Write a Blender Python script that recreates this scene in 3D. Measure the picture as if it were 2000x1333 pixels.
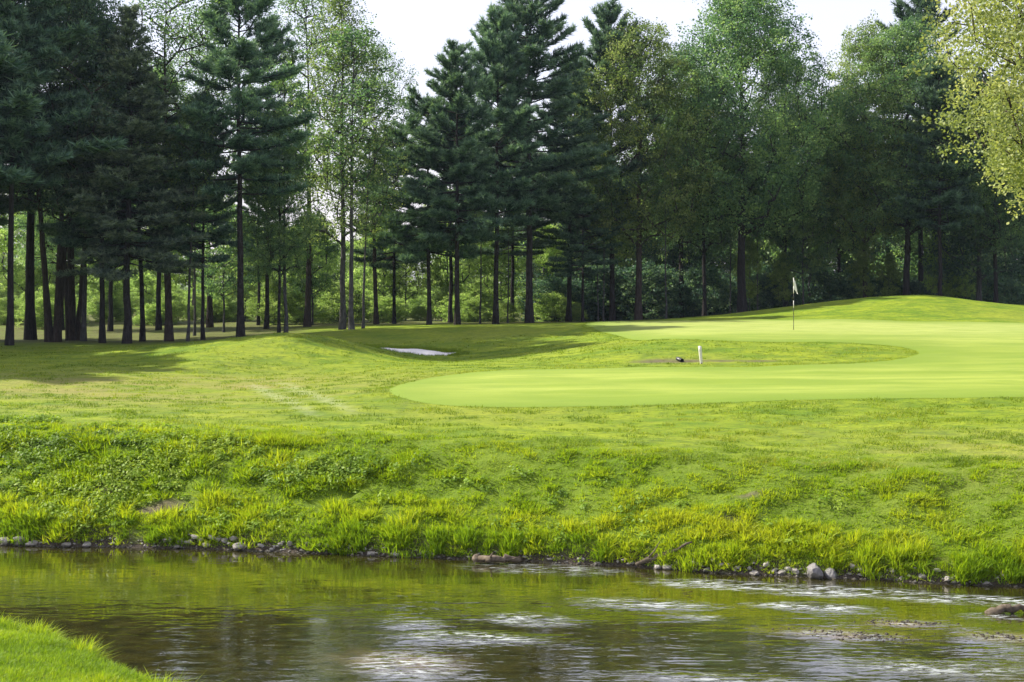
import bpy, math, random
import numpy as np
from mathutils import Vector, geometry

for _o in list(bpy.data.objects):
    bpy.data.objects.remove(_o)
SC = bpy.context.scene
COL = SC.collection

# ------------------------------------------------------------------ camera
F = 2747.0          # focal length in pixels of the 2000 px wide photograph
HZ = 560.0          # pixel row of the horizon
CH = 4.5            # eye height above the water (water is z = 0)
cam = bpy.data.cameras.new('camera')
cam.sensor_width = 36.0
cam.lens = 36.0 * F / 2000.0
cam.shift_y = -(666.5 - HZ) / 2000.0
cam.clip_start = 0.1
cam.clip_end = 2000.0
camo = bpy.data.objects.new('camera', cam)
camo.location = (0, 0, CH)
camo.rotation_euler = (math.pi / 2, 0, 0)
COL.objects.link(camo)
SC.camera = camo

# ------------------------------------------------------------------ sky, sun, exposure
SUN_EL, SUN_AZ = math.radians(40), math.radians(17)   # azimuth: degrees behind straight left
w = bpy.data.worlds.new('World')
SC.world = w
w.use_nodes = True
nt = w.node_tree
bg = nt.nodes['Background']
sky = nt.nodes.new('ShaderNodeTexSky')
sky.sky_type = 'NISHITA'
sky.sun_disc = False
sky.sun_elevation = SUN_EL
sky.sun_rotation = -(math.pi / 2 - SUN_AZ)
sky.air_density = 1.3
sky.dust_density = 1.5
sky.ozone_density = 2.0
veil = nt.nodes.new('ShaderNodeMix')          # thin even high cloud over the whole sky
veil.data_type = 'RGBA'
veil.inputs['Factor'].default_value = 0.72
veil.inputs['B'].default_value = (3.3, 3.1, 3.8, 1)
nt.links.new(sky.outputs[0], veil.inputs['A'])
nt.links.new(veil.outputs['Result'], bg.inputs[0])
bg.inputs[1].default_value = 0.14

sl = bpy.data.lights.new('sun', 'SUN')
sl.energy = 4.9
sl.angle = math.radians(0.6)
sl.color = (1.0, 0.93, 0.78)
so = bpy.data.objects.new('sun', sl)
LD = Vector((math.cos(SUN_EL) * math.cos(SUN_AZ), -math.cos(SUN_EL) * math.sin(SUN_AZ), -math.sin(SUN_EL)))
so.rotation_euler = LD.to_track_quat('-Z', 'Y').to_euler()
so.location = (-40, 60, 60)
COL.objects.link(so)

SC.view_settings.view_transform = 'Standard'
SC.view_settings.look = 'None'
SC.view_settings.gamma = 1.0
SC.view_settings.use_curve_mapping = False
SC.view_settings.exposure = 1.17
SC.render.engine = 'CYCLES'
SC.cycles.use_denoising = True
SC.cycles.max_bounces = 6
SC.cycles.diffuse_bounces = 3
SC.cycles.transmission_bounces = 3
SC.cycles.glossy_bounces = 3
SC.cycles.transparent_max_bounces = 4
SC.cycles.volume_bounces = 0

R = np.random.default_rng(7)

# ------------------------------------------------------------------ helpers
def tag(o, label=None, cat=None, group=None, kind=None):
    if label: o['label'] = label
    if cat: o['category'] = cat
    if group: o['group'] = group
    if kind: o['kind'] = kind
    return o

def raw_mesh(name, V, faces, mats=(), attrs=None, smooth=False):
    """faces: list of (n,k) int arrays, one per polygon size"""
    me = bpy.data.meshes.new(name)
    V = np.asarray(V, dtype=np.float32)
    me.vertices.add(len(V))
    me.vertices.foreach_set('co', V.ravel())
    faces = [np.asarray(f, dtype=np.int32) for f in faces if len(f)]
    nl = sum(f.size for f in faces)
    npoly = sum(len(f) for f in faces)
    me.loops.add(nl)
    me.polygons.add(npoly)
    me.loops.foreach_set('vertex_index', np.concatenate([f.ravel() for f in faces]))
    starts, p = [], 0
    for f in faces:
        starts.append(p + np.arange(len(f)) * f.shape[1])
        p += f.size
    me.polygons.foreach_set('loop_start', np.concatenate(starts).astype(np.int32))
    if smooth:
        me.polygons.foreach_set('use_smooth', np.ones(npoly, dtype=bool))
    for k, a in (attrs or {}).items():
        at = me.attributes.new(k, 'FLOAT', 'POINT')
        at.data.foreach_set('value', np.asarray(a, dtype=np.float32))
    me.update(calc_edges=True)
    me.validate()
    for m in mats:
        me.materials.append(m)
    return me

def obj(name, me, parent=None, loc=(0, 0, 0)):
    o = bpy.data.objects.new(name, me)
    o.location = loc
    COL.objects.link(o)
    if parent is not None:
        o.parent = parent
    return o

def empty(name, loc, rz=0.0):
    o = bpy.data.objects.new(name, None)
    o.empty_display_size = 0.2
    o.location = loc
    o.rotation_euler = (0, 0, rz)
    COL.objects.link(o)
    return o

def norm(a):
    return a / (np.linalg.norm(a, axis=-1, keepdims=True) + 1e-9)

_tab = np.random.default_rng(11).random((256, 256)).astype(np.float32)
def vnoise(x, y):
    xi, yi = np.floor(x).astype(int), np.floor(y).astype(int)
    fx, fy = x - xi, y - yi
    fx, fy = fx * fx * (3 - 2 * fx), fy * fy * (3 - 2 * fy)
    g = lambda a, b: _tab[a & 255, b & 255]
    return (g(xi, yi) * (1 - fx) + g(xi + 1, yi) * fx) * (1 - fy) + (g(xi, yi + 1) * (1 - fx) + g(xi + 1, yi + 1) * fx) * fy

def fbm(x, y, o=4):
    s, a, t = 0.0, 1.0, 0.0
    for i in range(o):
        s = s + a * vnoise(x * 2 ** i + 17.3 * i, y * 2 ** i + 5.1 * i)
        t += a
        a *= 0.5
    return s / t

def sstep(a, b, x):
    t = np.clip((x - a) / (b - a), 0, 1)
    return t * t * (3 - 2 * t)

def pw(x, y, Y):           # photo pixel + depth -> world
    return ((x - 1000.0) / F * Y, Y, CH - (y - HZ) / F * Y)

# ------------------------------------------------------------------ terrain height
_cp = [pw(*p) for p in [
    # top of the stream bank
    (-500, 845, 27.3), (0, 845, 27.3), (500, 850, 27.0), (1000, 865, 26.2), (1500, 890, 25.2), (2000, 905, 24.2), (2500, 915, 23.8),
    # lawn between bank and green
    (-500, 790, 33), (0, 790, 33), (350, 790, 33), (200, 760, 38), (550, 770, 36), (760, 765, 35),
    (900, 795, 32), (1300, 790, 32), (1700, 778, 32.5), (2000, 780, 32), (2500, 780, 32),
    (0, 740, 40), (-500, 740, 40), (0, 700, 50), (-500, 700, 50), (0, 668, 64), (-500, 668, 64), (-300, 680, 57), (150, 684, 57),
    (100, 655, 80), (-400, 655, 80), (330, 664, 70), (600, 640, 80),
    # left mound
    (560, 651, 52), (500, 658, 52), (630, 659, 52), (400, 681, 50), (300, 704, 48), (700, 693, 50), (550, 722, 46.3), (670, 724, 46), (400, 722, 45), (560, 672, 58.5), (420, 672, 59),
    # bunker and the bank behind it
    (810, 699, 53), (810, 683, 56), (700, 672, 59), (800, 648, 65), (900, 637, 68), (700, 648, 67), (980, 665, 58), (800, 716, 46),
    (1000, 690, 54), (1100, 652, 60), (1150, 640, 62),
    # front green, tier face, back green
    (1000, 724, 42), (1300, 719, 42), (1600, 713, 42.5), (1300, 709, 44.2), (1600, 705, 44.2), (1100, 708, 46), (1300, 667, 49), (1600, 668, 49),
    (1800, 690, 46), (2000, 690, 46), (2500, 690, 46), (2000, 655, 54), (2500, 655, 54), (1300, 645, 58), (1550, 645, 58), (1800, 645, 58),
    (1200, 629, 68), (1400, 627, 68), (1550, 625, 67), (1000, 634, 74), (1250, 628, 78), (850, 635, 75),
    # right mound
    (1790, 578, 74), (1700, 582, 74), (1880, 584, 74), (1600, 598, 73.5), (1480, 614, 73), (2000, 604, 73), (2150, 620, 72), (1780, 627, 65), (1600, 625, 66), (2000, 632, 64),
    (1790, 600, 86), (2100, 600, 86), (1500, 612, 86),
]]
_cp += [(x, 100.0, 2.2) for x in (-60, -35, -12, 12, 35, 60)] + [(-60, y, 1.9) for y in (30, 55, 78)] + [(60, y, 2.4) for y in (30, 55, 78)]
_cp = np.array(_cp)
_S = 30.0
def _k(r2):
    return 0.5 * r2 * np.log(r2 + 1e-9)
def _fit():
    P = _cp[:, :2] / _S
    n = len(P)
    d2 = ((P[:, None] - P[None]) ** 2).sum(-1)
    A = np.zeros((n + 3, n + 3))
    A[:n, :n] = _k(d2) + 2e-4 * np.eye(n)
    A[:n, n] = 1; A[:n, n + 1:] = P
    A[n, :n] = 1; A[n + 1:, :n] = P.T
    return np.linalg.solve(A, np.r_[_cp[:, 2], 0, 0, 0]), P
_W, _P = _fit()
def tps(X, Y):
    sh = X.shape
    q = np.stack([X.ravel(), Y.ravel()], -1) / _S
    out = np.empty(len(q))
    for i in range(0, len(q), 20000):
        b = q[i:i + 20000]
        d2 = ((b[:, None] - _P[None]) ** 2).sum(-1)
        out[i:i + 20000] = _k(d2) @ _W[:-3] + _W[-3] + b @ _W[-2:]
    out = out.reshape(sh)
    far = np.maximum(sstep(85, 105, Y), np.maximum(sstep(40, 60, np.abs(X)), sstep(-24, -22, -Y)))
    return out * (1 - far) + 2.15 * far

_sh = [(-600, 1060), (-300, 1062), (0, 1066), (200, 1069), (400, 1072), (600, 1079), (800, 1089), (1000, 1097), (1200, 1104), (1400, 1119), (1600, 1129), (1800, 1138), (2000, 1148), (2400, 1166)]
_shp = [((x - 1000) / F * CH * F / (y - HZ), CH * F / (y - HZ)) for x, y in _sh]
_shx = np.array([-200] + [p[0] for p in _shp] + [25, 200]); _shy = np.array([27.0] + [p[1] for p in _shp] + [19.0, 12.0])
_nrx = np.array([-200, -40, -15, -9, -6.44, -5.66, -4.85, -4.2, -3.64, -2, 0, 5, 20, 200.])
_nry = np.array([17., 19.5, 19.3, 18.6, 17.75, 17.2, 16.35, 15.6, 14.9, 13.2, 11.8, 10, 8.5, 2.])
def shore_far(X):
    return np.interp(X, _shx, _shy) + 0.30 * (fbm(X * 0.9 + 40, X * 0 + 3.3, 3) - 0.5)
def shore_near(X):
    return np.interp(X, _nrx, _nry) + 0.25 * (fbm(X * 1.1 + 80, X * 0 + 9.3, 3) - 0.5)
_bs = [-3, -0.8, 0, 0.10, 0.28, 1.0, 2.0, 3.0, 6.0, 60]
_bz = [-.45, -.32, -.03, .13, .32, .66, 1.17, 1.74, 3.3, 33]
_ns = [-3, -0.8, 0, .12, .35, 1.0, 3.0, 15.0, 40]
_nz = [-.45, -.32, -.03, .16, .31, .40, .62, 2.75, 3.2]
def smin(a, b, k):
    h = np.clip(0.5 + 0.5 * (b - a) / k, 0, 1)
    return b * (1 - h) + a * h - k * h * (1 - h)
def height(X, Y):
    X = np.asarray(X, float); Y = np.asarray(Y, float)
    s = (Y - shore_far(X)) * 0.985
    n = shore_near(X) - Y
    t = tps(X, np.maximum(Y, 22.0))
    b = np.interp(s, _bs, _bz)
    b = b + 0.12 * sstep(0.3, 1.2, s) * (1 - sstep(3, 4, s)) * (fbm(X * 1.3, Y * 1.3, 3) - 0.5) * 2
    lump = sstep(0.15, .6, s) * (1 - sstep(3.2, 4.6, s))
    b = b + .07 * lump * (.35 + .65 * (1 - sstep(-2, 3, X))) * (fbm(X * 4.2, Y * 4.2, 2) - 0.5) * 2
    zf = smin(t, b, 0.30)
    zf = zf + .05 * lump * (fbm(X * 3.1 + 5, Y * 4.0, 2) - 0.5) * 2
    # soft undulation of the rough
    und = sstep(2.5, 5, s) * (1 - sstep(80, 90, Y))
    zf = zf + und * 0.05 * (fbm(X * 0.45, Y * 0.45, 3) - 0.5) * 2
    # small hummock left of the mound
    hx, hy, _ = pw(410, 715, 46)
    zf = zf + 0.20 * np.exp(-(((X - hx) / 1.1) ** 2 + ((Y - hy) / 1.0) ** 2))
    bx_, by_ = (808 - 1000) / F * 55.1, 55.1     # bunker bowl and its raised front lip
    zf = zf - .16 * np.exp(-(((X - bx_) / 1.5) ** 2 + ((Y - by_ + .2) / .9) ** 2) ** 2) + .07 * np.exp(-((X - bx_) / 2.4) ** 2 - ((Y - by_ + 1.75) / .55) ** 2)
    zn = np.interp(n, _ns, _nz)
    zn = zn + 0.05 * sstep(.2, .8, n) * (fbm(X * 1.7, Y * 1.7, 2) - 0.5) * 2
    return np.maximum(np.maximum(zf * (s > -4) + -.45 * (s <= -4), zn), -.45)
def hz1(x, y):
    return float(height(np.array([x]), np.array([y]))[0])
_rayY = np.r_[np.arange(12, 30, .05), np.arange(30, 90, .1)]
def ground_at(px, py, y0=20.0):
    """first ground point on the ray through a photo pixel beyond depth y0"""
    Yv = _rayY[_rayY >= y0]
    X = (px - 1000) / F * Yv
    z = CH - (py - HZ) / F * Yv
    h = height(X, Yv)
    i = int(np.argmax(h >= z)) if (h >= z).any() else int(np.argmin(z - h))
    return float(X[i]), float(Yv[i]), float(h[i])

# ------------------------------------------------------------------ materials
def mat(name):
    m = bpy.data.materials.new(name)
    m.use_nodes = True
    t = m.node_tree
    for n in list(t.nodes):
        t.nodes.remove(n)
    return m, t
class G:
    """tiny node-graph helper"""
    def __init__(s, t): s.t = t
    def n(s, typ, **kw):
        nd = s.t.nodes.new(typ)
        for k, v in kw.items():
            setattr(nd, k, v)
        return nd
    def set(s, sock, v):
        if isinstance(v, bpy.types.NodeSocket): s.t.links.new(v, sock)
        else: sock.default_value = v
    def math(s, op, a, b=0.0, c=0.0, clamp=False):
        nd = s.n('ShaderNodeMath', operation=op, use_clamp=clamp)
        s.set(nd.inputs[0], a); s.set(nd.inputs[1], b); s.set(nd.inputs[2], c)
        return nd.outputs[0]
    def mix(s, f, a, b, blend='MIX'):
        nd = s.n('ShaderNodeMix', data_type='RGBA', blend_type=blend)
        s.set(nd.inputs['Factor'], f); s.set(nd.inputs['A'], a); s.set(nd.inputs['B'], b)
        return nd.outputs['Result']
    def pos(s, scale=(1, 1, 1), obj=False):
        g = s.n('ShaderNodeTexCoord').outputs['Object'] if obj else s.n('ShaderNodeNewGeometry').outputs['Position']
        mp = s.n('ShaderNodeMapping'); mp.inputs['Scale'].default_value = scale
        s.t.links.new(g, mp.inputs[0])
        return mp.outputs[0]
    def noise(s, vec, scale, detail=3.0, rough=0.55, dist=0.0):
        nd = s.n('ShaderNodeTexNoise')
        s.t.links.new(vec, nd.inputs['Vector'])
        nd.inputs['Scale'].default_value = scale; nd.inputs['Detail'].default_value = detail
        nd.inputs['Roughness'].default_value = rough; nd.inputs['Distortion'].default_value = dist
        return nd.outputs[0]
    def rng(s, v, a, b, c=0.0, d=1.0):
        nd = s.n('ShaderNodeMapRange', clamp=True)
        s.set(nd.inputs[0], v)
        for i, q in enumerate((a, b, c, d)): nd.inputs[i + 1].default_value = q
        return nd.outputs[0]
    def attr(s, name):
        return s.n('ShaderNodeAttribute', attribute_name=name).outputs['Fac']
    def ramp(s, f, stops):
        nd = s.n('ShaderNodeValToRGB')
        e = nd.color_ramp.elements
        while len(e) < len(stops): e.new(0.5)
        for el, (p, c) in zip(e, stops):
            el.position = p; el.color = (*c, 1)
        s.set(nd.inputs[0], f)
        return nd.outputs[0]
    def bump(s, h, strength, dist):
        nd = s.n('ShaderNodeBump')
        nd.inputs['Strength'].default_value = strength; nd.inputs['Distance'].default_value = dist
        s.t.links.new(h, nd.inputs['Height'])
        return nd.outputs[0]
    def out(s, sh):
        o = s.n('ShaderNodeOutputMaterial'); s.t.links.new(sh, o.inputs[0])
    def pbr(s, col, rough=0.8, spec=0.2, normal=None, **kw):
        p = s.n('ShaderNodeBsdfPrincipled')
        s.set(p.inputs['Base Color'], col); s.set(p.inputs['Roughness'], rough); p.inputs['Specular IOR Level'].default_value = spec
        if normal is not None: s.t.links.new(normal, p.inputs['Normal'])
        for k, v in kw.items(): s.set(p.inputs[k], v)
        return p.outputs[0]

def c4(c): return (*c, 1.0)

def leaf_mat(name, stops, trans=0.4, tcol=(1.08, 1.2, 0.8), spec=0.25, rough=0.55, vary=0.25):
    m, t = mat(name); g = G(t)
    col = g.ramp(g.attr('tint'), stops)
    rnd = g.n('ShaderNodeObjectInfo').outputs['Random']
    f = g.rng(rnd, 0, 1, 1 - vary, 1 + vary)
    cc = g.n('ShaderNodeCombineColor'); 
    for i in range(3): t.links.new(f, cc.inputs[i])
    col = g.mix(1.0, col, cc.outputs[0], 'MULTIPLY')
    a = g.pbr(col, rough, spec)
    tr = g.n('ShaderNodeBsdfTranslucent')
    t.links.new(g.mix(1.0, col, c4(tcol), 'MULTIPLY'), tr.inputs[0])
    mx = g.n('ShaderNodeMixShader'); mx.inputs[0].default_value = trans
    t.links.new(a, mx.inputs[1]); t.links.new(tr.outputs[0], mx.inputs[2])
    g.out(mx.outputs[0])
    return m

def bark_mat(name, a, b):
    m, t = mat(name); g = G(t)
    p = g.pos((6, 6, 1.2), obj=True)
    n = g.noise(p, 2.2, 5, 0.65)
    v = g.n('ShaderNodeTexVoronoi', feature='DISTANCE_TO_EDGE'); t.links.new(p, v.inputs['Vector']); v.inputs['Scale'].default_value = 2.5
    h = g.math('ADD', g.math('MULTIPLY', n, 0.6), g.rng(v.outputs[0], 0, .25))
    g.out(g.pbr(g.mix(g.rng(n, .3, .7), c4(a), c4(b)), .9, .1, g.bump(h, .8, .04)))
    return m

# lawn: base greens mixed with yellowed, brown and bare patches; zones come from mesh attributes
def lawn_mat():
    m, t = mat('lawn'); g = G(t)
    p = g.pos()
    big = g.noise(p, .16, 3)
    mid = g.noise(g.pos((.55, 1, 1)), 1.1, 4, .65)
    fine = g.noise(g.pos((.7, 1, 1)), 6.0, 4, .7)
    vfine = g.noise(p, 34.0, 3, .7)
    col = g.mix(g.rng(mid, .38, .62), c4((.104, .180, .008)), c4((.225, .285, .014)))
    col = g.mix(g.math('MULTIPLY', g.rng(big, .48, .66), .6), col, c4((.230, .265, .026)))
    col = g.mix(g.math('MULTIPLY', g.rng(fine, .45, .68), .75), col, c4((.060, .105, .014)))
    col = g.mix(g.math('MULTIPLY', g.attr('bank'), .75), col, c4((.092, .150, .010)))
    dry = g.math('MULTIPLY', g.attr('dry'), g.rng(g.noise(g.pos((.35, 1, 1)), .9, 4, .6), .36, .62))
    col = g.mix(g.math('MULTIPLY', dry, .85), col, c4((.235, .205, .075)))
    spk = g.math('MULTIPLY', g.rng(g.noise(g.pos((.6, 1, 1)), 3.4, 5, .75), .62, .74), .55)
    col = g.mix(spk, col, c4((.17, .135, .06)))
    # pale wheel tracks
    tr = g.math('MULTIPLY', g.attr('track'), g.rng(fine, .3, .6, .35, 1))
    col = g.mix(g.math('MULTIPLY', tr, .6), col, c4((.33, .36, .20)))
    soil = g.mix(g.rng(fine, .3, .7), c4((.055, .042, .026)), c4((.15, .12, .085)))
    col = g.mix(g.attr('soil'), col, soil)
    wet = g.mix(g.rng(vfine, .3, .7), c4((.022, .017, .012)), c4((.10, .082, .065)))
    col = g.mix(g.attr('mud'), col, wet)
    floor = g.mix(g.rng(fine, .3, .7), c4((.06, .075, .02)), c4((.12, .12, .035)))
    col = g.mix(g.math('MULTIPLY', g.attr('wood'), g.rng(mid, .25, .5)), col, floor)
    h = g.math('ADD', g.math('MULTIPLY', fine, .7), g.math('MULTIPLY', vfine, .35))
    h = g.math('ADD', h, mid)
    g.out(g.pbr(col, .85, .15, g.bump(h, .8, .12)))
    return m

def green_mat():
    m, t = mat('putting_turf'); g = G(t)
    band = g.noise(g.pos((.10, .55, 1)), 1.0, 4, .6)
    mid = g.noise(g.pos((.25, 1, 1)), 2.4, 4, .65)
    fine = g.noise(g.pos(), 18, 3, .7)
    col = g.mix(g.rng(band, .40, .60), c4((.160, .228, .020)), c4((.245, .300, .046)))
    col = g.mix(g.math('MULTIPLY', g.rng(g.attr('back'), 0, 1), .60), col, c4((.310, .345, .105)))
    col = g.mix(g.math('MULTIPLY', g.rng(mid, .45, .66), .6), col, c4((.135, .210, .020)))
    col = g.mix(g.math('MULTIPLY', g.rng(fine, .5, .8), .25), col, c4((.12, .20, .03)))
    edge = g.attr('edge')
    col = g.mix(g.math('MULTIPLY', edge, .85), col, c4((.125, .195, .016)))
    g.out(g.pbr(col, .8, .2, g.bump(g.math('ADD', fine, mid), .25, .03)))
    return m

def sand_mat():
    m, t = mat('white_sand'); g = G(t)
    n = g.noise(g.pos(), 3, 5, .7)
    g.out(g.pbr(g.mix(n, c4((.55, .52, .47)), c4((.78, .76, .72))), .9, .1, g.bump(n, .5, .1)))
    return m

def water_mat():
    m, t = mat('stream_water'); g = G(t)
    rif = g.attr('riffle')
    shal = g.attr('shallow')
    w1 = g.noise(g.pos((1.0, 2.6, 1)), 1.0, 2, .5, .3)
    w2 = g.noise(g.pos((1.0, 2.4, 1)), 3.4, 2, .45, .4)
    w3 = g.noise(g.pos((1.0, 2.0, 1)), 8.0, 2, .5, .3)
    patchy = g.noise(g.pos((.35, 1.1, 1)), 1.5, 3, .6)
    calm = g.rng(patchy, .40, .60, .15, 1.0)
    hgt = g.math('MULTIPLY', w1, .0040)
    hgt = g.math('MULTIPLY_ADD', g.math('MULTIPLY', w2, calm), .0048, hgt)
    hgt = g.math('MULTIPLY_ADD', g.math('MULTIPLY', w2, rif), .020, hgt)
    hgt = g.math('MULTIPLY_ADD', g.math('MULTIPLY', w3, rif), .012, hgt)
    b = g.n('ShaderNodeBump'); b.inputs['Strength'].default_value = 1.0; b.inputs['Distance'].default_value = 1.0
    t.links.new(hgt, b.inputs['Height'])
    bed = g.noise(g.pos((.7, 1, 1)), 3.5, 5, .7)
    body = g.mix(g.rng(bed, .35, .7), c4((.014, .013, .003)), c4((.046, .042, .009)))
    body = g.mix(g.math('MULTIPLY', shal, g.rng(bed, .3, .6)), body, c4((.17, .12, .07)))
    sh = g.pbr(body, .03, .5, b.outputs[0], IOR=1.33)
    gl = g.n('ShaderNodeBsdfGlossy'); gl.inputs['Roughness'].default_value = .01
    t.links.new(b.outputs[0], gl.inputs['Normal'])
    fr = g.n('ShaderNodeFresnel'); fr.inputs['IOR'].default_value = 1.62; t.links.new(b.outputs[0], fr.inputs['Normal'])
    mx = g.n('ShaderNodeMixShader'); t.links.new(g.math('MULTIPLY', fr.outputs[0], .9), mx.inputs[0])
    t.links.new(sh, mx.inputs[1]); t.links.new(gl.outputs[0], mx.inputs[2])
    # broken white water
    fo = g.noise(g.pos((1.0, 3.6, 1)), 3.4, 6, .75, .6)
    big = g.noise(g.pos((.8, 2.2, 1)), 1.3, 3, .6)
    foam = g.math('MULTIPLY', g.math('MULTIPLY', g.rng(fo, .50, .57), g.rng(big, .36, .50)), g.rng(rif, .15, .7))
    fs = g.pbr(c4((.50, .54, .56)), .5, .5, b.outputs[0])
    m2 = g.n('ShaderNodeMixShader'); t.links.new(g.math('MULTIPLY', foam, .75), m2.inputs[0])
    t.links.new(mx.outputs[0], m2.inputs[1]); t.links.new(fs, m2.inputs[2])
    g.out(m2.outputs[0])
    return m

def stone_mat(name, a, b):
    m, t = mat(name); g = G(t)
    n = g.noise(g.pos(), 14, 5, .7)
    rnd = g.n('ShaderNodeObjectInfo').outputs['Random']
    col = g.mix(g.rng(n, .3, .7), c4(a), c4(b))
    col = g.mix(g.math('MULTIPLY', rnd, .35), col, c4((.16, .14, .125)))
    gz = g.n('ShaderNodeSeparateXYZ'); t.links.new(g.n('ShaderNodeNewGeometry').outputs['Position'], gz.inputs[0])
    col = g.mix(g.rng(gz.outputs[2], .05, .01), col, c4((.05, .045, .035)))     # wet foot
    g.out(g.pbr(col, .8, .3, g.bump(n, .6, .03)))
    return m

def plain_mat(name, a, b, scale=20, rough=.6, spec=.3):
    m, t = mat(name); g = G(t)
    n = g.noise(g.pos(obj=True), scale, 4, .6)
    g.out(g.pbr(g.mix(g.rng(n, .3, .7), c4(a), c4(b)), rough, spec, g.bump(n, .2, .01)))
    return m

M_lawn, M_green, M_sand, M_water = lawn_mat(), green_mat(), sand_mat(), water_mat()
M_stone = stone_mat('pale_stone', (.17, .155, .14), (.42, .395, .37))
M_boulder = stone_mat('grey_boulder', (.09, .09, .095), (.22, .21, .21))
M_wood = plain_mat('driftwood', (.05, .04, .03), (.16, .13, .10), 12, .9, .1)
M_pinebark = bark_mat('pine_bark', (.014, .012, .014), (.050, .042, .042))
M_greybark = bark_mat('grey_bark', (.035, .035, .038), (.11, .105, .105))
M_brownbark = bark_mat('brown_bark', (.026, .020, .019), (.085, .065, .056))
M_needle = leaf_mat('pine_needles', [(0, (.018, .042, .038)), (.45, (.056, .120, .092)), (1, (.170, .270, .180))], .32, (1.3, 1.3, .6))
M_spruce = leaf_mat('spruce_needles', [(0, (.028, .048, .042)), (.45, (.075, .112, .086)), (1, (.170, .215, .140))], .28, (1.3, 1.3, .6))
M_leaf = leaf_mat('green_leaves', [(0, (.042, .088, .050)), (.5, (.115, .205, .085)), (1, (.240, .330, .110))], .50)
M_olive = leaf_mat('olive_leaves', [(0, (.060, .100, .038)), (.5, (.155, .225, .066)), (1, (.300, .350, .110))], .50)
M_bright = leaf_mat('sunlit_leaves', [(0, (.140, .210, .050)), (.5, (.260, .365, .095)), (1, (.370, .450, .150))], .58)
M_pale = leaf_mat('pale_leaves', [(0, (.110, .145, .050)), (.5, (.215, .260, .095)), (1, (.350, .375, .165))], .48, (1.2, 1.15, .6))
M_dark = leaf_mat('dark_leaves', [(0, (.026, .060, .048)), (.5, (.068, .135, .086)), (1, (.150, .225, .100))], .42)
M_grass = leaf_mat('long_grass', [(0, (.100, .185, .016)), (.35, (.190, .315, .020)), (.7, (.305, .400, .024)), (1, (.37, .42, .035))], .50, (1.15, 1.1, .4), vary=0)
M_weed = leaf_mat('broad_weeds', [(0, (.095, .175, .020)), (.5, (.185, .305, .026)), (1, (.300, .395, .034))], .48, (1.15, 1.1, .4), vary=0)
M_short = leaf_mat('short_grass', [(0, (.110, .180, .018)), (.5, (.200, .285, .026)), (1, (.340, .360, .065))], .45, (1.1, 1.1, .4), vary=0)

# ------------------------------------------------------------------ ground
def axis(*seg):
    out = []
    for a, b, st in seg:
        out.append(np.arange(a, b, st))
    return np.concatenate(out + [np.array([seg[-1][1]])])
gx = axis((-400, -60, 20), (-60, -26, 1.0), (-26, -13, .35), (-13, 13, .22), (13, 26, .35), (26, 60, 1.0), (60, 400, 20))
gy = axis((-60, -5, 5), (-5, 8, .6), (8, 20.5, .2), (20.5, 28, .14), (28, 60, .3), (60, 90, .5), (90, 150, 4), (150, 900, 30))
GX, GY = np.meshgrid(gx, gy)
GZ = height(GX, GY)
Sd = GY - shore_far(GX); Nd = shore_near(GX) - GY
def ell(px, py, rx, ry):
    """soft ellipse mask on the ground around what the pixel shows; radii in metres"""
    x, y, _ = ground_at(px, py)
    return np.exp(-(((GX - x) / rx) ** 2 + ((GY - y) / ry) ** 2) ** 2)
soil = np.zeros_like(GX)
for e in [(322, 988, .42, .22), (285, 1000, .3, .15), (1465, 968, .25, .1), (1430, 1015, .3, .12), (1285, 706, .9, .45), (1335, 707, 1.0, .45), (1410, 706, .6, .3), (1480, 706, .7, .3), (60, 858, .25, .2), (205, 955, .3, .15)]:
    soil = np.maximum(soil, ell(*e))
soil = soil * (0.55 + 0.6 * fbm(GX * 5, GY * 5, 3)); soil = np.clip(soil, 0, 1)
jit = (fbm(GX * 2.5, GY * 2.5, 3) - .5)
mud = np.maximum((1 - sstep(.10, .30, Sd + jit * .25)) * (Sd > -6), 0)
mud = np.where((Sd < 0) & (Nd < 0), 1, np.maximum(mud * (Sd > 0), (1 - sstep(.05, .18, Nd)) * (Nd > 0)))
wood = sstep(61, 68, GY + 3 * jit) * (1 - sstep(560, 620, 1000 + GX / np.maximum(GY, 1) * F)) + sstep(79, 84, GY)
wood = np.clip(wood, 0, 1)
# where the mown rough is thin and yellowed: left of the green, and a little on the right slope
PX = 1000 + GX / np.maximum(GY, 5) * F; PY = HZ + (CH - GZ) / np.maximum(GY, 5) * F
dry = np.exp(-((GX + 9.5) / 6.5) ** 2 - ((GY - 38) / 6.0) ** 2) + .45 * np.exp(-((GX - 9) / 5) ** 2 - ((GY - 25.5) / 2.5) ** 2)
track = np.zeros_like(GX)
def seg_track(a, b, wd):
    ax, ay, _ = ground_at(*a); bx, by, _ = ground_at(*b)
    dx, dy = bx - ax, by - ay
    t = np.clip(((GX - ax) * dx + (GY - ay) * dy) / (dx * dx + dy * dy), 0, 1)
    d = np.hypot(GX - ax - t * dx, GY - ay - t * dy)
    return (1 - sstep(wd * .5, wd, d)) * (1 - .6 * np.abs(2 * t - 1) ** 3)
for a, b in [((545, 748), (690, 808)), ((492, 752), (610, 812))]:
    track = np.maximum(track, seg_track(a, b, .22))
ny, nx = GX.shape
idx = np.arange(nx * ny).reshape(ny, nx)
quads = np.stack([idx[:-1, :-1], idx[:-1, 1:], idx[1:, 1:], idx[1:, :-1]], -1).reshape(-1, 4)
me = raw_mesh('ground', np.stack([GX, GY, GZ], -1).reshape(-1, 3), [quads], [M_lawn],
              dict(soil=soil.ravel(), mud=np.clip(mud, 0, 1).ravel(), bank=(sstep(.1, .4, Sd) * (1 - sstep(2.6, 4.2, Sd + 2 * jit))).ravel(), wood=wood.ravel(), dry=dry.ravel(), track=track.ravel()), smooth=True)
ground = tag(obj('ground', me), kind='structure')

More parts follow.
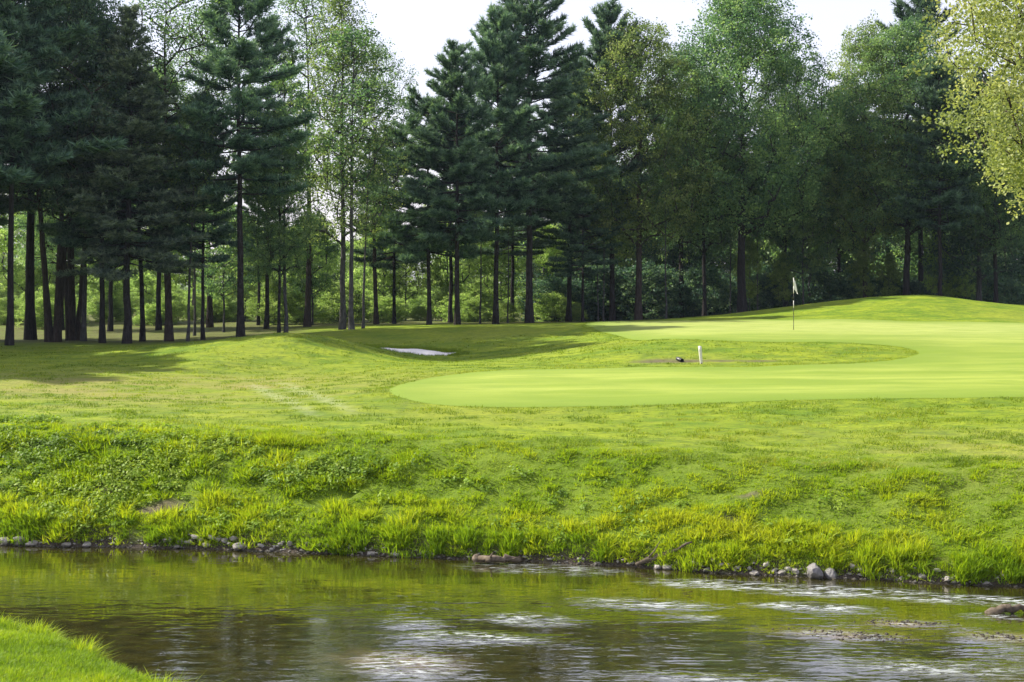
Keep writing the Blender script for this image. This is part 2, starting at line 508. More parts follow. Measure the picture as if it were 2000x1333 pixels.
# ------------------------------------------------------------------ draped sheets: putting green and bunker sand
def smooth_closed(P, it=2):
    P = np.array(P, float)
    for _ in range(it):
        Q = np.roll(P, -1, 0)
        P = np.stack([.75 * P + .25 * Q, .25 * P + .75 * Q], 1).reshape(-1, 2)
    return P
def inside(P, X, Y):
    x0, y0 = P[:, 0], P[:, 1]; x1, y1 = np.roll(x0, -1), np.roll(y0, -1)
    r = np.zeros(len(X), bool)
    for a, b, c, d in zip(x0, y0, x1, y1):
        if b == d: continue
        r ^= ((b > Y) != (d > Y)) & (X < (c - a) * (Y - b) / (d - b) + a)
    return r
def poly_dist(P, X, Y):
    best = np.full(len(X), 1e9)
    Q = np.roll(P, -1, 0)
    for (a, b), (c, d) in zip(P, Q):
        dx, dy = c - a, d - b
        t = np.clip(((X - a) * dx + (Y - b) * dy) / (dx * dx + dy * dy + 1e-12), 0, 1)
        best = np.minimum(best, np.hypot(X - a - t * dx, Y - b - t * dy))
    return best
def drape(name, P, step, lift, material, extra=None):
    lo, hi = P.min(0), P.max(0)
    xs, ys = np.meshgrid(np.arange(lo[0], hi[0], step), np.arange(lo[1], hi[1], step))
    xs, ys = xs.ravel(), ys.ravel()
    k = inside(P, xs, ys)
    xs, ys = xs[k], ys[k]
    k = poly_dist(P, xs, ys) > step * .4
    pts = np.r_[P, np.stack([xs[k], ys[k]], -1)]
    n = len(P)
    v, e, f, _, _, _ = geometry.delaunay_2d_cdt([Vector(p) for p in pts], [(i, (i + 1) % n) for i in range(n)], [list(range(n))], 1, 1e-5)
    v = np.array([(a.x, a.y) for a in v]); f = np.array(f)
    z = height(v[:, 0], v[:, 1])
    d = poly_dist(P, v[:, 0], v[:, 1])
    z = z + lift * np.minimum(1, .2 + d / .15)
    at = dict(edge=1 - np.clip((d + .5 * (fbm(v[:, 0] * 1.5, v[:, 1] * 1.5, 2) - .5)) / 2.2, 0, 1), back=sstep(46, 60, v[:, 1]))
    return tag(obj(name, raw_mesh(name, np.c_[v, z], [f], [material], at, smooth=True)), kind='structure')

GREEN_PX = [(755, 768, 30), (772, 754, 30), (830, 739, 32), (920, 728, 36), (1050, 722, 38), (1200, 720, 38), (1400, 718, 38), (1550, 715, 38), (1690, 710, 38), (1765, 702, 40),
            (1803, 690, 42), (1770, 679, 44), (1690, 672, 45), (1560, 669, 46), (1400, 668, 46), (1250, 667, 46), (1212, 657, 50), (1160, 643, 52)]
GP = [ground_at(a, b, c)[:2] for a, b, c in GREEN_PX]
def xy(px, Y): return ((px - 1000) / F * Y, Y)
GP += [xy(1135, 66), xy(1200, 69), xy(1400, 69), xy(1520, 67.5), xy(1700, 65.5), xy(1850, 64.5), xy(2000, 64), xy(2200, 62), xy(2350, 54), xy(2400, 44), xy(2330, 33)]
GP += [ground_at(a, b, 26)[:2] for a, b in [(2000, 778), (1800, 779), (1600, 782), (1400, 788), (1200, 794), (1050, 797), (950, 797), (870, 794), (805, 785)]]
GPS = smooth_closed(GP, 2)
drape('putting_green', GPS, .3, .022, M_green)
_bcx, _bcy = xy(808, 55.1)
BPS = np.array([(_bcx + 1.55 * math.cos(a) * (1 + .10 * math.sin(3 * a + 1) + .05 * math.sin(7 * a)), _bcy + .95 * math.sin(a) * (1 + .12 * math.sin(4 * a + 2) + .05 * math.sin(9 * a))) for a in np.linspace(0, 2 * math.pi, 48, endpoint=False)])
drape('bunker_sand', BPS, .25, .012, M_sand)

# ------------------------------------------------------------------ stream
wx = axis((-60, -15, 1.0), (-15, 15, .16), (15, 60, 1.0)); wy = axis((2, 11, 1.0), (11, 26, .12), (26, 30, .5))
WX, WY = np.meshgrid(wx, wy)
def wpos(px, py): 
    Y = CH * F / (py - HZ); return (px - 1000) / F * Y, Y
def wzone(zs):
    m = np.zeros_like(WX)
    for px, py, rx, ry, s in zs:
        x, y = wpos(px, py); k = y / F
        ryw = ry * y * y / (CH * F)
        # streaks follow the far shore, which runs slightly towards the camera on the right
        yy = WY - y + .18 * (WX - x)
        m = np.maximum(m, s * np.exp(-((WX - x) / (rx * k)) ** 2 - (yy / ryw) ** 2))
    return m
rif = wzone([(1400, 1142, 170, 12, 1), (1620, 1155, 260, 15, 1), (1900, 1172, 260, 12, 1), (1590, 1186, 150, 11, 1), (1260, 1180, 190, 14, .85), (1360, 1205, 90, 10, .7),
             (1035, 1210, 95, 16, 1), (930, 1246, 170, 14, 1), (800, 1218, 80, 14, .8), (790, 1300, 130, 32, .9), (1060, 1112, 230, 16, .7), (1830, 1305, 260, 22, .8),
             (1400, 1325, 260, 14, .8), (1640, 1240, 150, 12, .75), (1960, 1205, 110, 9, .8), (1780, 1217, 90, 9, .7), (620, 1212, 40, 18, .5), (1060, 1262, 160, 9, .45), (1950, 1245, 90, 12, .7), (1500, 1262, 120, 8, .4)])
shal = wzone([(780, 1292, 110, 16, 1), (1640, 1238, 110, 12, 1), (1760, 1218, 80, 8, 1), (1960, 1243, 80, 10, 1)])
wny, wnx = WX.shape
wi = np.arange(wnx * wny).reshape(wny, wnx)
wq = np.stack([wi[:-1, :-1], wi[:-1, 1:], wi[1:, 1:], wi[1:, :-1]], -1).reshape(-1, 4)
me = raw_mesh('stream_water', np.stack([WX, WY, 0 * WX], -1).reshape(-1, 3), [wq], [M_water], dict(riffle=(rif ** 1.8).ravel(), shallow=shal.ravel()), smooth=True)
tag(obj('stream_water', me), kind='structure')

# ------------------------------------------------------------------ tree building blocks
def tubes(paths, sides):
    """paths: list of (points (n,3), radii (n,)) -> verts, quads"""
    V, Q, o = [], [], 0
    ang = np.arange(sides) * 2 * math.pi / sides
    for P, r in paths:
        P = np.asarray(P, float); r = np.asarray(r, float)
        T = norm(np.gradient(P, axis=0))
        ref = np.where(np.abs(T[:, 2:3]) > .9, np.array([[1., 0, 0]]), np.array([[0, 0, 1.]]))
        A = norm(np.cross(T, ref)); B = np.cross(T, A)
        ring = P[:, None] + r[:, None, None] * (np.cos(ang)[None, :, None] * A[:, None] + np.sin(ang)[None, :, None] * B[:, None])
        n = len(P)
        V.append(ring.reshape(-1, 3))
        i = np.arange(n - 1)[:, None] * sides + np.arange(sides)[None]
        j = np.arange(n - 1)[:, None] * sides + (np.arange(sides)[None] + 1) % sides
        Q.append(o + np.stack([i, j, j + sides, i + sides], -1).reshape(-1, 4))
        o += n * sides
    return np.concatenate(V), np.concatenate(Q)

def unit(rg, n):
    return norm(rg.normal(size=(n, 3)))

def needles(rg, P, A, per, L, W, up=.25, spread=.75):
    """bundles of narrow triangles at points P along axes A"""
    n = len(P)
    P = np.repeat(P, per, 0); A = np.repeat(A, per, 0)
    d = norm(A * .75 + unit(rg, n * per) * spread + np.array([0, 0, up]))
    s = norm(np.cross(d, unit(rg, n * per)))
    l = (L * rg.uniform(.65, 1.25, n * per))[:, None]
    b = P + d * l * rg.uniform(-.2, .1, n * per)[:, None]
    V = np.stack([b - s * W * .5, b + s * W * .5, b + d * l], 1).reshape(-1, 3)
    Fc = np.arange(len(V)).reshape(-1, 3)
    return V, Fc

def leaves(rg, C, U, N, L, W):
    """folded rhombus leaves"""
    Vd = norm(np.cross(N, U))
    l = L[:, None]; wd = W[:, None]
    V = np.stack([C, C + U * l * .5 + Vd * wd * .5, C + U * l, C + U * l * .5 - Vd * wd * .5], 1).reshape(-1, 3)
    return V, np.arange(len(V)).reshape(-1, 4)

def trunk_path(rg, H, wob, lean=(0, 0)):
    n = 14
    t = np.linspace(0, 1, n)
    x = lean[0] * t * H + wob * np.cumsum(rg.normal(size=n)) / n
    y = lean[1] * t * H + wob * np.cumsum(rg.normal(size=n)) / n
    x -= x[0]; y -= y[0]
    return np.stack([x, y, t * H - .25 * (t == 0)], -1)
def flare(z, r0, H, top=.03):
    return np.maximum(r0 * (1 - (z / H)) ** .85 + r0 * .45 * np.exp(-np.maximum(z, 0) / .3), top)
def on_path(P, z):
    return np.stack([np.interp(z, P[:, 2], P[:, i]) for i in range(3)], -1)

def make_pine(seed, H, cb, rmax, r0=.28, whorl=.62, nb=5, dens=1.0, shape=.75, tilt=(-6, 40), L=.30, lean=(0, 0), mat_n=None, bark=None, dead=True, W=.045, per=8):
    rg = np.random.default_rng(seed)
    TP = trunk_path(rg, H, .5, lean)
    paths = [(TP, flare(TP[:, 2], r0, H))]
    small = []
    PT, AX, TI = [], [], []
    z = cb * H
    while z < H - .25:
        t = (z - cb * H) / (H - cb * H)
        prof = (1 - t) ** shape * (.55 + .45 * min(1, t * 5 + .35))
        k = max(3, int(round(nb * rg.uniform(.7, 1.2))))
        a0 = rg.uniform(0, 6.28)
        for b in range(k):
            az = a0 + b * 6.283 / k + rg.normal() * .25
            Lb = max(.35, rmax * prof * rg.choice([rg.uniform(.5, .8), rg.uniform(.8, 1.1), rg.uniform(1.0, 1.25)], p=[.3, .5, .2]))
            el = math.radians(tilt[0] + (tilt[1] - tilt[0]) * t ** 1.3 + rg.normal() * 6)
            o = on_path(TP, z + rg.normal() * .12)
            n = 7
            u = np.linspace(0, 1, n)
            bend = rg.normal() * .18
            hor = Lb * u * math.cos(el)
            ver = Lb * (u * math.sin(el) + .16 * u ** 2 - .06 * u)
            a = az + bend * u
            BPp = o + np.stack([np.cos(a) * hor, np.sin(a) * hor, ver], -1)
            rb = max(.012, .018 + .016 * Lb * .5)
            small.append((BPp, rb * (1 - .8 * u)))
            # flat plumes of twigs along the outer part of the branch
            nt_ = int(max(6, 9.7 * Lb * dens))
            uu = np.sort(rg.uniform(.22 if t < .7 else .08, 1.0, nt_) ** .8)
            base = np.stack([np.interp(uu, u, BPp[:, i]) for i in range(3)], -1)
            tang = norm(np.stack([np.interp(uu, u, np.gradient(BPp[:, i])) for i in range(3)], -1))
            side = norm(np.cross(tang, [0, 0, 1.]))
            sg = rg.choice([-1, 1], nt_)
            tl = (.22 + .34 * Lb * (1 - uu) ** .7) * rg.uniform(.5, 1.15, nt_)
            dirn = norm(tang * .75 + side * sg[:, None] * .8 + np.array([0, 0, 1.]) * rg.uniform(-.05, .30, nt_)[:, None])
            for q in (.35, .7, 1.0):
                keep = tl * q > (.1 if q < 1 else 0)
                p = base + dirn * (tl * q)[:, None]
                PT.append(p[keep]); AX.append(dirn[keep])
                TI.append(np.full(keep.sum(), -.02 + .62 * q ** 1.5) + .18 * uu[keep] + .12 * t)  # tint paints lit plume tips over a shaded interior, partly paler new growth
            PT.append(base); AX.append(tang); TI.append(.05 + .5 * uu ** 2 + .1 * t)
        z += whorl * rg.uniform(.7, 1.3) * (1 - .35 * t)
    # leader
    zz = rg.uniform(H - 1.0, H + .1, 12)
    PT.append(on_path(TP, np.minimum(zz, H)) + rg.normal(size=(12, 3)) * .05); AX.append(np.tile([0, 0, 1.], (12, 1))); TI.append(np.full(12, .6))
    if dead:
        for _ in range(int(14 * cb)):
            zb = rg.uniform(.12, cb + .05) * H
            az = rg.uniform(0, 6.28); lb = rg.uniform(.4, 1.6)
            o = on_path(TP, zb)
            small.append((np.array([o, o + np.array([math.cos(az) * lb, math.sin(az) * lb, -.05 * lb])]), [.02, .006]))
    P, A, T = np.concatenate(PT), np.concatenate(AX), np.concatenate(TI)
    P = P + rg.normal(size=P.shape) * .03
    V, Fc = needles(rg, P, A, per, L, W)
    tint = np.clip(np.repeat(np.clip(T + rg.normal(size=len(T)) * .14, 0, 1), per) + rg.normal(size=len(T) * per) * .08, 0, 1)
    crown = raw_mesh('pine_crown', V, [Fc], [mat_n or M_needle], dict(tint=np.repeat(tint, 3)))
    v1, q1 = tubes(paths, 9); v2, q2 = tubes(small, 4)
    trunk = raw_mesh('pine_trunk', np.r_[v1, v2], [np.r_[q1, q2 + len(v1)]], [bark or M_pinebark], smooth=True)
    return trunk, crown, H

def make_broad(seed, H, cb, rx, ncl=200, per=110, leaf=.17, sig=.55, r0=.22, stems=1, lean=(0, 0), mat_l=None, bark=None, prof='oval', shell=.6, flat=.7, droop=0.0, fan=.08, sub=.36, cut=None):
    rg = np.random.default_rng(seed)
    nodes, par, stemP = [], [], []
    rad_min = {}
    for s in range(stems):
        ln = (lean[0], lean[1])
        if stems > 1:
            a = s * 6.283 / stems + rg.uniform(-.3, .3)
            ln = (lean[0] + fan * math.cos(a), lean[1] + fan * math.sin(a))
        TP = trunk_path(rg, H * (.93 if stems == 1 else rg.uniform(.7, .9)), .45, ln)
        if stems > 1: TP[:, 0] += .25 * math.cos(a); TP[:, 1] += .25 * math.sin(a)
        stemP.append(TP)
        prev = -1
        for zz in np.arange(cb * H * .8, TP[-1, 2], .45):
            nodes.append(on_path(TP, zz)); par.append(prev); prev = len(nodes) - 1
    nstem = len(nodes)
    # cluster centres fill an uneven crown
    C = []
    while len(C) < ncl:
        t = rg.uniform(0, 1)
        if prof == 'oval': r = math.sin(math.pi * min(1, t * .86 + .13)) ** .62
        elif prof == 'vase': r = (.35 + .65 * math.sin(math.pi * min(1, t * .72 + .16))) * (1 - .55 * t ** 6)
        elif prof == 'cone': r = (1 - t) ** .7 * min(1, .5 + 3 * t)
        elif prof == 'dome': r = math.sqrt(max(0, 1 - t ** 2.2))
        az = rg.uniform(0, 6.283)
        lump = .72 + .5 * float(fbm(np.array([az * 1.1 + seed]), np.array([t * 4.0 + seed * .3]), 2)[0])
        rr = rx * r * lump * rg.uniform(0, 1) ** (1 - shell)
        c = on_path(stemP[0], cb * H + t * (H - cb * H)) * np.array([1, 1, 0]) + np.array([rr * math.cos(az), rr * math.sin(az), cb * H + t * (H - cb * H) - droop * rr])
        C.append(c)
    C = np.array(C)
    axis_d = np.hypot(C[:, 0], C[:, 1]) + .15 * (C[:, 2] - cb * H)
    C = C[np.argsort(axis_d)]
    tips = []
    for c in C:
        Nn = np.array(nodes)
        d = c - Nn
        dist = np.linalg.norm(d, axis=1)
        pen = dist + 1.3 * np.maximum(0, .35 * np.hypot(d[:, 0], d[:, 1]) - d[:, 2])
        i = int(np.argmin(pen))
        a = Nn[i]; L = dist[i]
        m = max(1, int(L / .7))
        prev = i
        off = rg.normal(size=3) * .10 * L
        for k in range(1, m + 1):
            u = k / m
            p = a + (c - a) * u + off * math.sin(math.pi * u) + np.array([0, 0, .10 * L * math.sin(math.pi * u)])
            nodes.append(p); par.append(prev); prev = len(nodes) - 1
        tips.append(prev)
    Nn = np.array(nodes); par = np.array(par)
    cnt = np.zeros(len(Nn))
    cnt[tips] += 1
    for i in range(len(Nn) - 1, -1, -1):
        if par[i] >= 0: cnt[par[i]] += cnt[i]
    rad = np.minimum(.011 * np.sqrt(np.maximum(cnt, 1)) + .004, r0 * .7)
    E = np.array([i for i in range(nstem, len(Nn)) if par[i] >= 0])
    V, Q = [], []
    if len(E):
        a, b = Nn[par[E]], Nn[E]
        ra, rb = np.where(par[E] < nstem, rad[E] * 1.15, rad[par[E]]), rad[E]
        T = norm(b - a)
        A = norm(np.cross(T, [.3, .2, 1.])); B = np.cross(T, A)
        ang = np.arange(4) * math.pi / 2
        cs, sn = np.cos(ang)[None, :, None], np.sin(ang)[None, :, None]
        r1 = a[:, None] + ra[:, None, None] * (cs * A[:, None] + sn * B[:, None])
        r2 = (b + T * .02)[:, None] + rb[:, None, None] * (cs * A[:, None] + sn * B[:, None])
        bv = np.concatenate([r1, r2], 1).reshape(-1, 3)
        base = np.arange(len(E))[:, None] * 8
        k = np.arange(4)[None]; k2 = (k + 1) % 4
        bq = np.stack([base + k, base + k2, base + k2 + 4, base + k + 4], -1).reshape(-1, 4)
    tv, tq = tubes([(P, flare(P[:, 2], r0 * (1 if stems == 1 else .8), P[-1, 2] * 1.02)) for P in stemP], 9)
    trunk = raw_mesh('broad_trunk', np.r_[tv, bv], [np.r_[tq, bq + len(tv)]], [bark or M_greybark], smooth=True)
    # leaves in small sprays around every tip
    ns = 5
    if cut is not None:
        C = C[(C[:, 0] < cut) | (rg.uniform(0, 1, len(C)) < .35)]
    cc = np.repeat(C, ns, 0) + rg.normal(size=(len(C) * ns, 3)) * np.array([sig, sig, sig * flat]) 
    tt = np.repeat(rg.uniform(.05, .95, len(C)), ns) + rg.normal(size=len(cc)) * .1
    pl = per // ns
    c2 = np.repeat(cc, pl, 0) + rg.normal(size=(len(cc) * pl, 3)) * sig * sub * np.array([1, 1, flat])
    n = len(c2)
    N = norm(unit(rg, n) + np.array([0, 0, .7]))
    U = norm(np.cross(N, unit(rg, n)) + np.array([0, 0, -.25]))
    Lf = leaf * rg.uniform(.6, 1.25, n)
    V, Fc = leaves(rg, c2, U, N, Lf, Lf * rg.uniform(.55, .85, n))
    tint = np.clip(np.repeat(tt, pl) + rg.normal(size=n) * .16, 0, 1)
    crown = raw_mesh('broad_crown', V, [Fc], [mat_l or M_leaf], dict(tint=np.repeat(tint, 4)))
    return trunk, crown, H

PROTO = {
    'pine_a': make_pine(1, 20, .33, 5.2, .215, nb=5, dens=1.15, shape=.62, L=.36, per=6, W=.062),
    'pine_b': make_pine(2, 19, .31, 4.5, .20, nb=5, dens=1.2, shape=.6, L=.36, per=6, W=.062),
    'pine_c': make_pine(3, 21, .40, 4.9, .205, nb=5, dens=1.0, whorl=.75, shape=.6, L=.36, per=6, W=.062),
    'pine_d': make_pine(4, 16, .34, 4.2, .185, nb=6, dens=1.1, shape=.55, whorl=.58, L=.34, per=6, W=.06),
    'pine_e': make_pine(5, 20, .33, 5.0, .215, nb=5, dens=1.1, shape=.55, tilt=(-2, 52), L=.36, per=6, W=.062),
    'spruce': make_pine(6, 18, .24, 4.0, .185, nb=6, dens=1.2, shape=.85, tilt=(-14, 34), L=.26, mat_n=M_spruce, whorl=.52, per=6, W=.058),
    'bough': make_pine(7, 15, .34, 5.4, .185, nb=5, dens=1.2, shape=.42, tilt=(-10, 25), whorl=.62, L=.36, per=6, W=.062),
    'sparse': make_broad(21, 19, .28, 4.0, 300, 84, .12, .46, .17, mat_l=M_olive, prof='cone', shell=.45, bark=M_greybark),
    'airy': make_broad(22, 19, .42, 3.8, 230, 84, .12, .46, .18, mat_l=M_leaf, prof='oval', shell=.5, bark=M_brownbark),
    'maple': make_broad(23, 17, .30, 4.6, 330, 200, .13, .56, .22, mat_l=M_leaf, prof='oval', shell=.62, bark=M_pinebark),
    'olive': make_broad(24, 17, .28, 4.3, 320, 200, .13, .54, .22, mat_l=M_olive, prof='oval', shell=.62, bark=M_brownbark),
    'elm': make_broad(25, 18, .28, 5.4, 540, 160, .14, .58, .26, mat_l=M_leaf, prof='oval', shell=.55, bark=M_pinebark),
    'multi': make_broad(26, 19, .36, 4.8, 330, 150, .13, .58, .235, stems=4, mat_l=M_dark, prof='oval', bark=M_brownbark, fan=.095),
    'sapling': make_broad(27, 8, .30, 2.6, 110, 120, .17, .45, .08, mat_l=M_bright, prof='oval', bark=M_greybark, flat=.45),
    'under': make_broad(28, 10, .30, 3.0, 150, 120, .16, .45, .10, mat_l=M_leaf, prof='oval', bark=M_greybark, flat=.5),
    'shrub': make_broad(29, 4.2, .06, 2.6, 110, 130, .17, .42, .06, stems=4, mat_l=M_bright, prof='dome', bark=M_greybark, fan=.2),
    'shrub2': make_broad(30, 5.5, .06, 2.8, 130, 130, .17, .44, .06, stems=3, mat_l=M_bright, prof='oval', bark=M_greybark, fan=.15),
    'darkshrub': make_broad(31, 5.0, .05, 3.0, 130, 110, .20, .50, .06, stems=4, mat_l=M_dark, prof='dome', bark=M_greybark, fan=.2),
    'backmid': make_broad(35, 13, .20, 3.8, 230, 110, .19, .56, .16, mat_l=M_leaf, prof='oval', bark=M_greybark),
    'back': make_broad(32, 12, .12, 4.0, 240, 110, .20, .58, .16, mat_l=M_bright, prof='oval', bark=M_greybark),
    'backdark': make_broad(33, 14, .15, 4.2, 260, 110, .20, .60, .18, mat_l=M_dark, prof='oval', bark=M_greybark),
    'thin': make_broad(34, 15, .50, 1.8, 70, 90, .14, .42, .11, mat_l=M_leaf, prof='oval', bark=M_greybark),
}

def place(kind, name, X, Y, top, label, group=None, rz=None, wide=1.0, tx=0.0, ty=0.0):
    tr, cr, H = PROTO[kind]
    z = hz1(X, Y) - .05
    e = empty(name, (X, Y, z), rz if rz is not None else float(R.uniform(0, 6.28)))
    s = (top - z) / H
    e.scale = (s * wide, s * wide, s)
    e.rotation_euler[0] = tx; e.rotation_euler[1] = ty
    obj('trunk', tr, e); obj('crown', cr, e)
    return tag(e, label, 'shrub' if 'shrub' in name else 'tree', group)
def ptree(kind, px, Y, ytop, name, label, group=None, **kw):
    """tree whose foot is in photo column px at depth Y and whose top reaches photo row ytop"""
    X = (px - 1000) / F * Y
    return place(kind, name, X, Y, CH - (ytop - HZ) / F * Y, label, group, **kw)

MAIN = 'tall trees edging the far side of the green'
for a in [
    # kind, px, depth, top row, name, label, width
    ('pine_c', 18, 61, -160, 'pine_tree', 'thin dark pine trunk nearest the left edge, foot in the shaded lawn', .85),
    ('multi', 104, 66, -40, 'broadleaf_tree', 'tree with several thick brown stems fanning from one foot, at far left', .95),
    ('multi', 143, 69, -20, 'broadleaf_tree', 'smaller cluster of brown stems just right of the big fanning stems', .8),
    ('thin', 163, 66.5, 120, 'broadleaf_tree', 'pale grey pair-like trunk right of the fanning brown stems', 1.3),
    ('pine_a', 60, 70, -170, 'pine_tree', 'big pine with layered blue-green boughs filling the upper left corner', 1.1),
    ('pine_b', 200, 65, 40, 'pine_tree', 'dark pine with flared foot between grey trunk and spruce', .85),
    ('spruce', 247, 64, 15, 'spruce_tree', 'grey-green spruce with pointed crown rising left of the tall pines', 1.15),
    ('bough', 278, 68, 170, 'pine_tree', 'pine with stout brown trunk right of the pointed spruce', .85),
    ('airy', 330, 67, -60, 'broadleaf_tree', 'dark tree with wide root flare and thin leafy top against the sky', 1.1),
    ('thin', 366, 66, 200, 'broadleaf_tree', 'slim leaning trunk right of the tree with the wide root flare', .9),
    ('thin', 380, 74, 180, 'broadleaf_tree', 'thinnest of the three slim trunks left of the low mound', .7),
    ('pine_d', 397, 67, 190, 'pine_tree', 'straight slim pine standing where the low mound begins to rise', .7),
    ('pine_c', 470, 66, -80, 'pine_tree', 'tall dark pine with thick straight trunk behind the low mound', 1.0),
    ('under', 437, 78, 400, 'broadleaf_tree', 'small bright tree between the slim pine and the tall dark pine', .9),
    ('maple', 545, 68, 230, 'broadleaf_tree', 'double-trunked leafy tree behind the crest of the low mound', .62),
    ('thin', 558, 69, 130, 'broadleaf_tree', 'right-hand companion trunk pressed against the double trunk', 1.0),
    ('sparse', 668, 72, -30, 'broadleaf_tree', 'airy tall tree with sparse leaves and sky showing through its top', 1.0),
    ('thin', 687, 71, 60, 'broadleaf_tree', 'tall grey pole-like trunk of the airy group, slightly thicker', 1.2),
    ('thin', 709, 72, 260, 'broadleaf_tree', 'dark leaning trunk at the right of the airy tall tree', 1.0),
    ('bough', 838, 76, 190, 'pine_tree', 'dark spreading pine left of the row of three pine trunks', .85),
    ('pine_b', 893, 74, 85, 'pine_tree', 'pine left of the pointed middle pine, crown stepped lower', .95),
    ('pine_e', 968, 79, 30, 'pine_tree', 'pointed pine with straight bare trunk in the middle of the picture', .85),
    ('pine_a', 1034, 81, -60, 'pine_tree', 'tallest pine, top cut by the upper edge, right of centre', 1.0),
    ('thin', 938, 82, 300, 'broadleaf_tree', 'slim grey trunk between the left and middle pine trunks', .8),
    ('thin', 992, 84, 300, 'broadleaf_tree', 'very thin trunk just right of the pointed middle pine', .6),
    ('bough', 1138, 84, 330, 'pine_tree', 'low spreading pine whose pale trunk catches the sun', .8),
    ('thin', 1168, 85, 260, 'broadleaf_tree', 'left one of two thin sunlit stems near the back green', .55),
    ('thin', 1179, 84, 260, 'broadleaf_tree', 'right one of two thin sunlit stems near the back green', .6),
    ('pine_e', 1196, 86, 15, 'pine_tree', 'dark pine rising behind the olive tree, layered boughs', .85),
    ('olive', 1247, 85, 55, 'broadleaf_tree', 'olive-green rounded tree right of the pines, lit from the left', .95),
    ('thin', 1301, 84, 260, 'broadleaf_tree', 'slender trunk with one sunlit edge at back of the green', .7),
    ('elm', 1450, 87, -5, 'broadleaf_tree', 'big broad leafy tree behind the flag with ragged right side', 1.0),
    ('maple', 1376, 89, 150, 'broadleaf_tree', 'dark leafy tree left of the big broad tree, trunk in shade', .7),
    ('thin', 1426, 90, 300, 'broadleaf_tree', 'slim shaded trunk just left of the big broad tree', .7),
    ('thin', 1480, 90, 300, 'broadleaf_tree', 'pale thin stem just right of the big broad tree', .6),
    ('under', 1568, 90, 330, 'broadleaf_tree', 'shaded slim tree right behind the golf flag', .7),
    ('maple', 1770, 88, 60, 'broadleaf_tree', 'dense dark leafy tree behind the crest of the right mound', 1.0),
    ('olive', 1690, 90, 65, 'broadleaf_tree', 'pointed green tree left of the dense tree on the right', .75),
    ('pine_c', 1800, 94, -40, 'pine_tree', 'tall dark pine top peeping above the dense right tree', .9),
    ('pine_d', 1838, 85, 130, 'pine_tree', 'leaning dark trunk on the crest of the right mound', .8),
    ('backdark', 1912, 88, 150, 'broadleaf_tree', 'dark leafy tree under the overhanging pale branches', .9),
    ('maple', 1945, 86, 170, 'broadleaf_tree', 'shaded thick-trunked tree nearest the right edge', .8),
]:
    kind, px, Y, yt, nm, lb, wd = a
    o = ptree(kind, px, Y, yt, nm, lb, MAIN, wide=wd)
    if 'leaning' in lb: o.rotation_euler[1] = -.05

# second rank closing the gaps between the big crowns
SECOND = 'darker trees in the second rank'
for kind, px, Y, yt, lb, wd in [
    ('maple', 120, 86, 215, 'shaded leafy tree behind the fanning brown stems', .9),
    ('pine_d', 215, 84, 190, 'second-rank pine filling the space left of the spruce', .9),
    ('maple', 310, 84, 140, 'leafy tree behind the trunk with the wide root flare', .8),
    ('airy', 410, 86, 20, 'thin-topped tree with sky between its leaves, left of the tall dark pine', 1.0),
    ('pine_d', 505, 88, 300, 'low pine behind the gap right of the tall dark pine', .8),
    ('pine_c', 520, 80, 40, 'thin tall pine between the tall dark pine and the airy tree', .75),
    ('airy', 600, 82, -20, 'leafy semi-transparent tree left of the airy tall tree', 1.0),
    ('airy', 735, 84, 90, 'leafy semi-transparent tree right of the airy tall tree', .9),
    ('under', 610, 86, 420, 'low leafy tree left of the airy tall tree', .9),
    ('bough', 770, 86, 260, 'spreading dark pine right of the airy tall tree', .8),
    ('pine_d', 880, 88, 210, 'second-rank pine behind the stepped pine', .9),
    ('pine_b', 1000, 90, 190, 'second-rank pine in the gap between the two tallest pines', .9),
    ('pine_e', 1110, 88, 120, 'pine with feathery boughs right of the tallest pine', .95),
    ('maple', 1330, 92, 110, 'leafy tree filling the gap right of the olive tree', .8),
    ('maple', 1535, 91, 120, 'leafy tree overlapping the ragged right side of the big broad tree', .7),
    ('under', 1580, 94, 230, 'leafy tree in the notch right of the big broad tree', .9),
    ('maple', 1640, 95, 190, 'leafy tree left of the pointed green tree on the right', .7),
]:
    ptree(kind, px, Y, yt, 'pine_tree' if kind[:2] in ('pi', 'bo') else 'broadleaf_tree', lb, SECOND, wide=wd)

# trees beyond the left edge that throw the shadows across the lawn
for X, Y, top in [(-33, 46.5, 20), (-28.5, 49.5, 17), (-27.5, 58.5, 18), (-31, 53, 19), (-37, 49, 19), (-36, 55.5, 19), (-30, 60, 19), (-27, 65, 20), (-23.6, 61.5, 25), (-31, 70, 20)]:
    place('pine_a' if X < -30 else 'pine_b', 'pine_tree', X, Y, top, 'pine outside the left edge whose shadow crosses the lawn', 'pines beyond the left edge', wide=1.25)

# the sunlit thicket behind, then darker woods on the right
for k in range(42):
    px = -260 + k * 34 + float(R.normal() * 14)
    ptree(['shrub', 'shrub2'][k % 2], px, float(R.uniform(88, 99)), float(R.uniform(552, 608)), 'shrub', 'bright shrub in the nearer row of the sunlit thicket', 'nearer shrubs of the sunlit thicket', wide=float(R.uniform(1.0, 1.5)))
for k in range(26):
    px = -240 + k * 57 + float(R.normal() * 18)
    ptree(['shrub2', 'shrub'][k % 2], px, float(R.uniform(115, 122)), float(R.uniform(560, 590)), 'shrub', 'shrub in the middle row of the sunlit thicket', 'middle shrubs of the sunlit thicket', wide=float(R.uniform(1.0, 1.4)))
for k in range(26):
    px = -240 + k * 57 + float(R.normal() * 18)
    ptree(['shrub2', 'shrub'][k % 2], px, float(R.uniform(132, 142)), float(R.uniform(520, 565)), 'shrub', 'taller hazy shrub in the farther row of the sunlit thicket', 'farther shrubs of the sunlit thicket', wide=float(R.uniform(1.0, 1.4)))
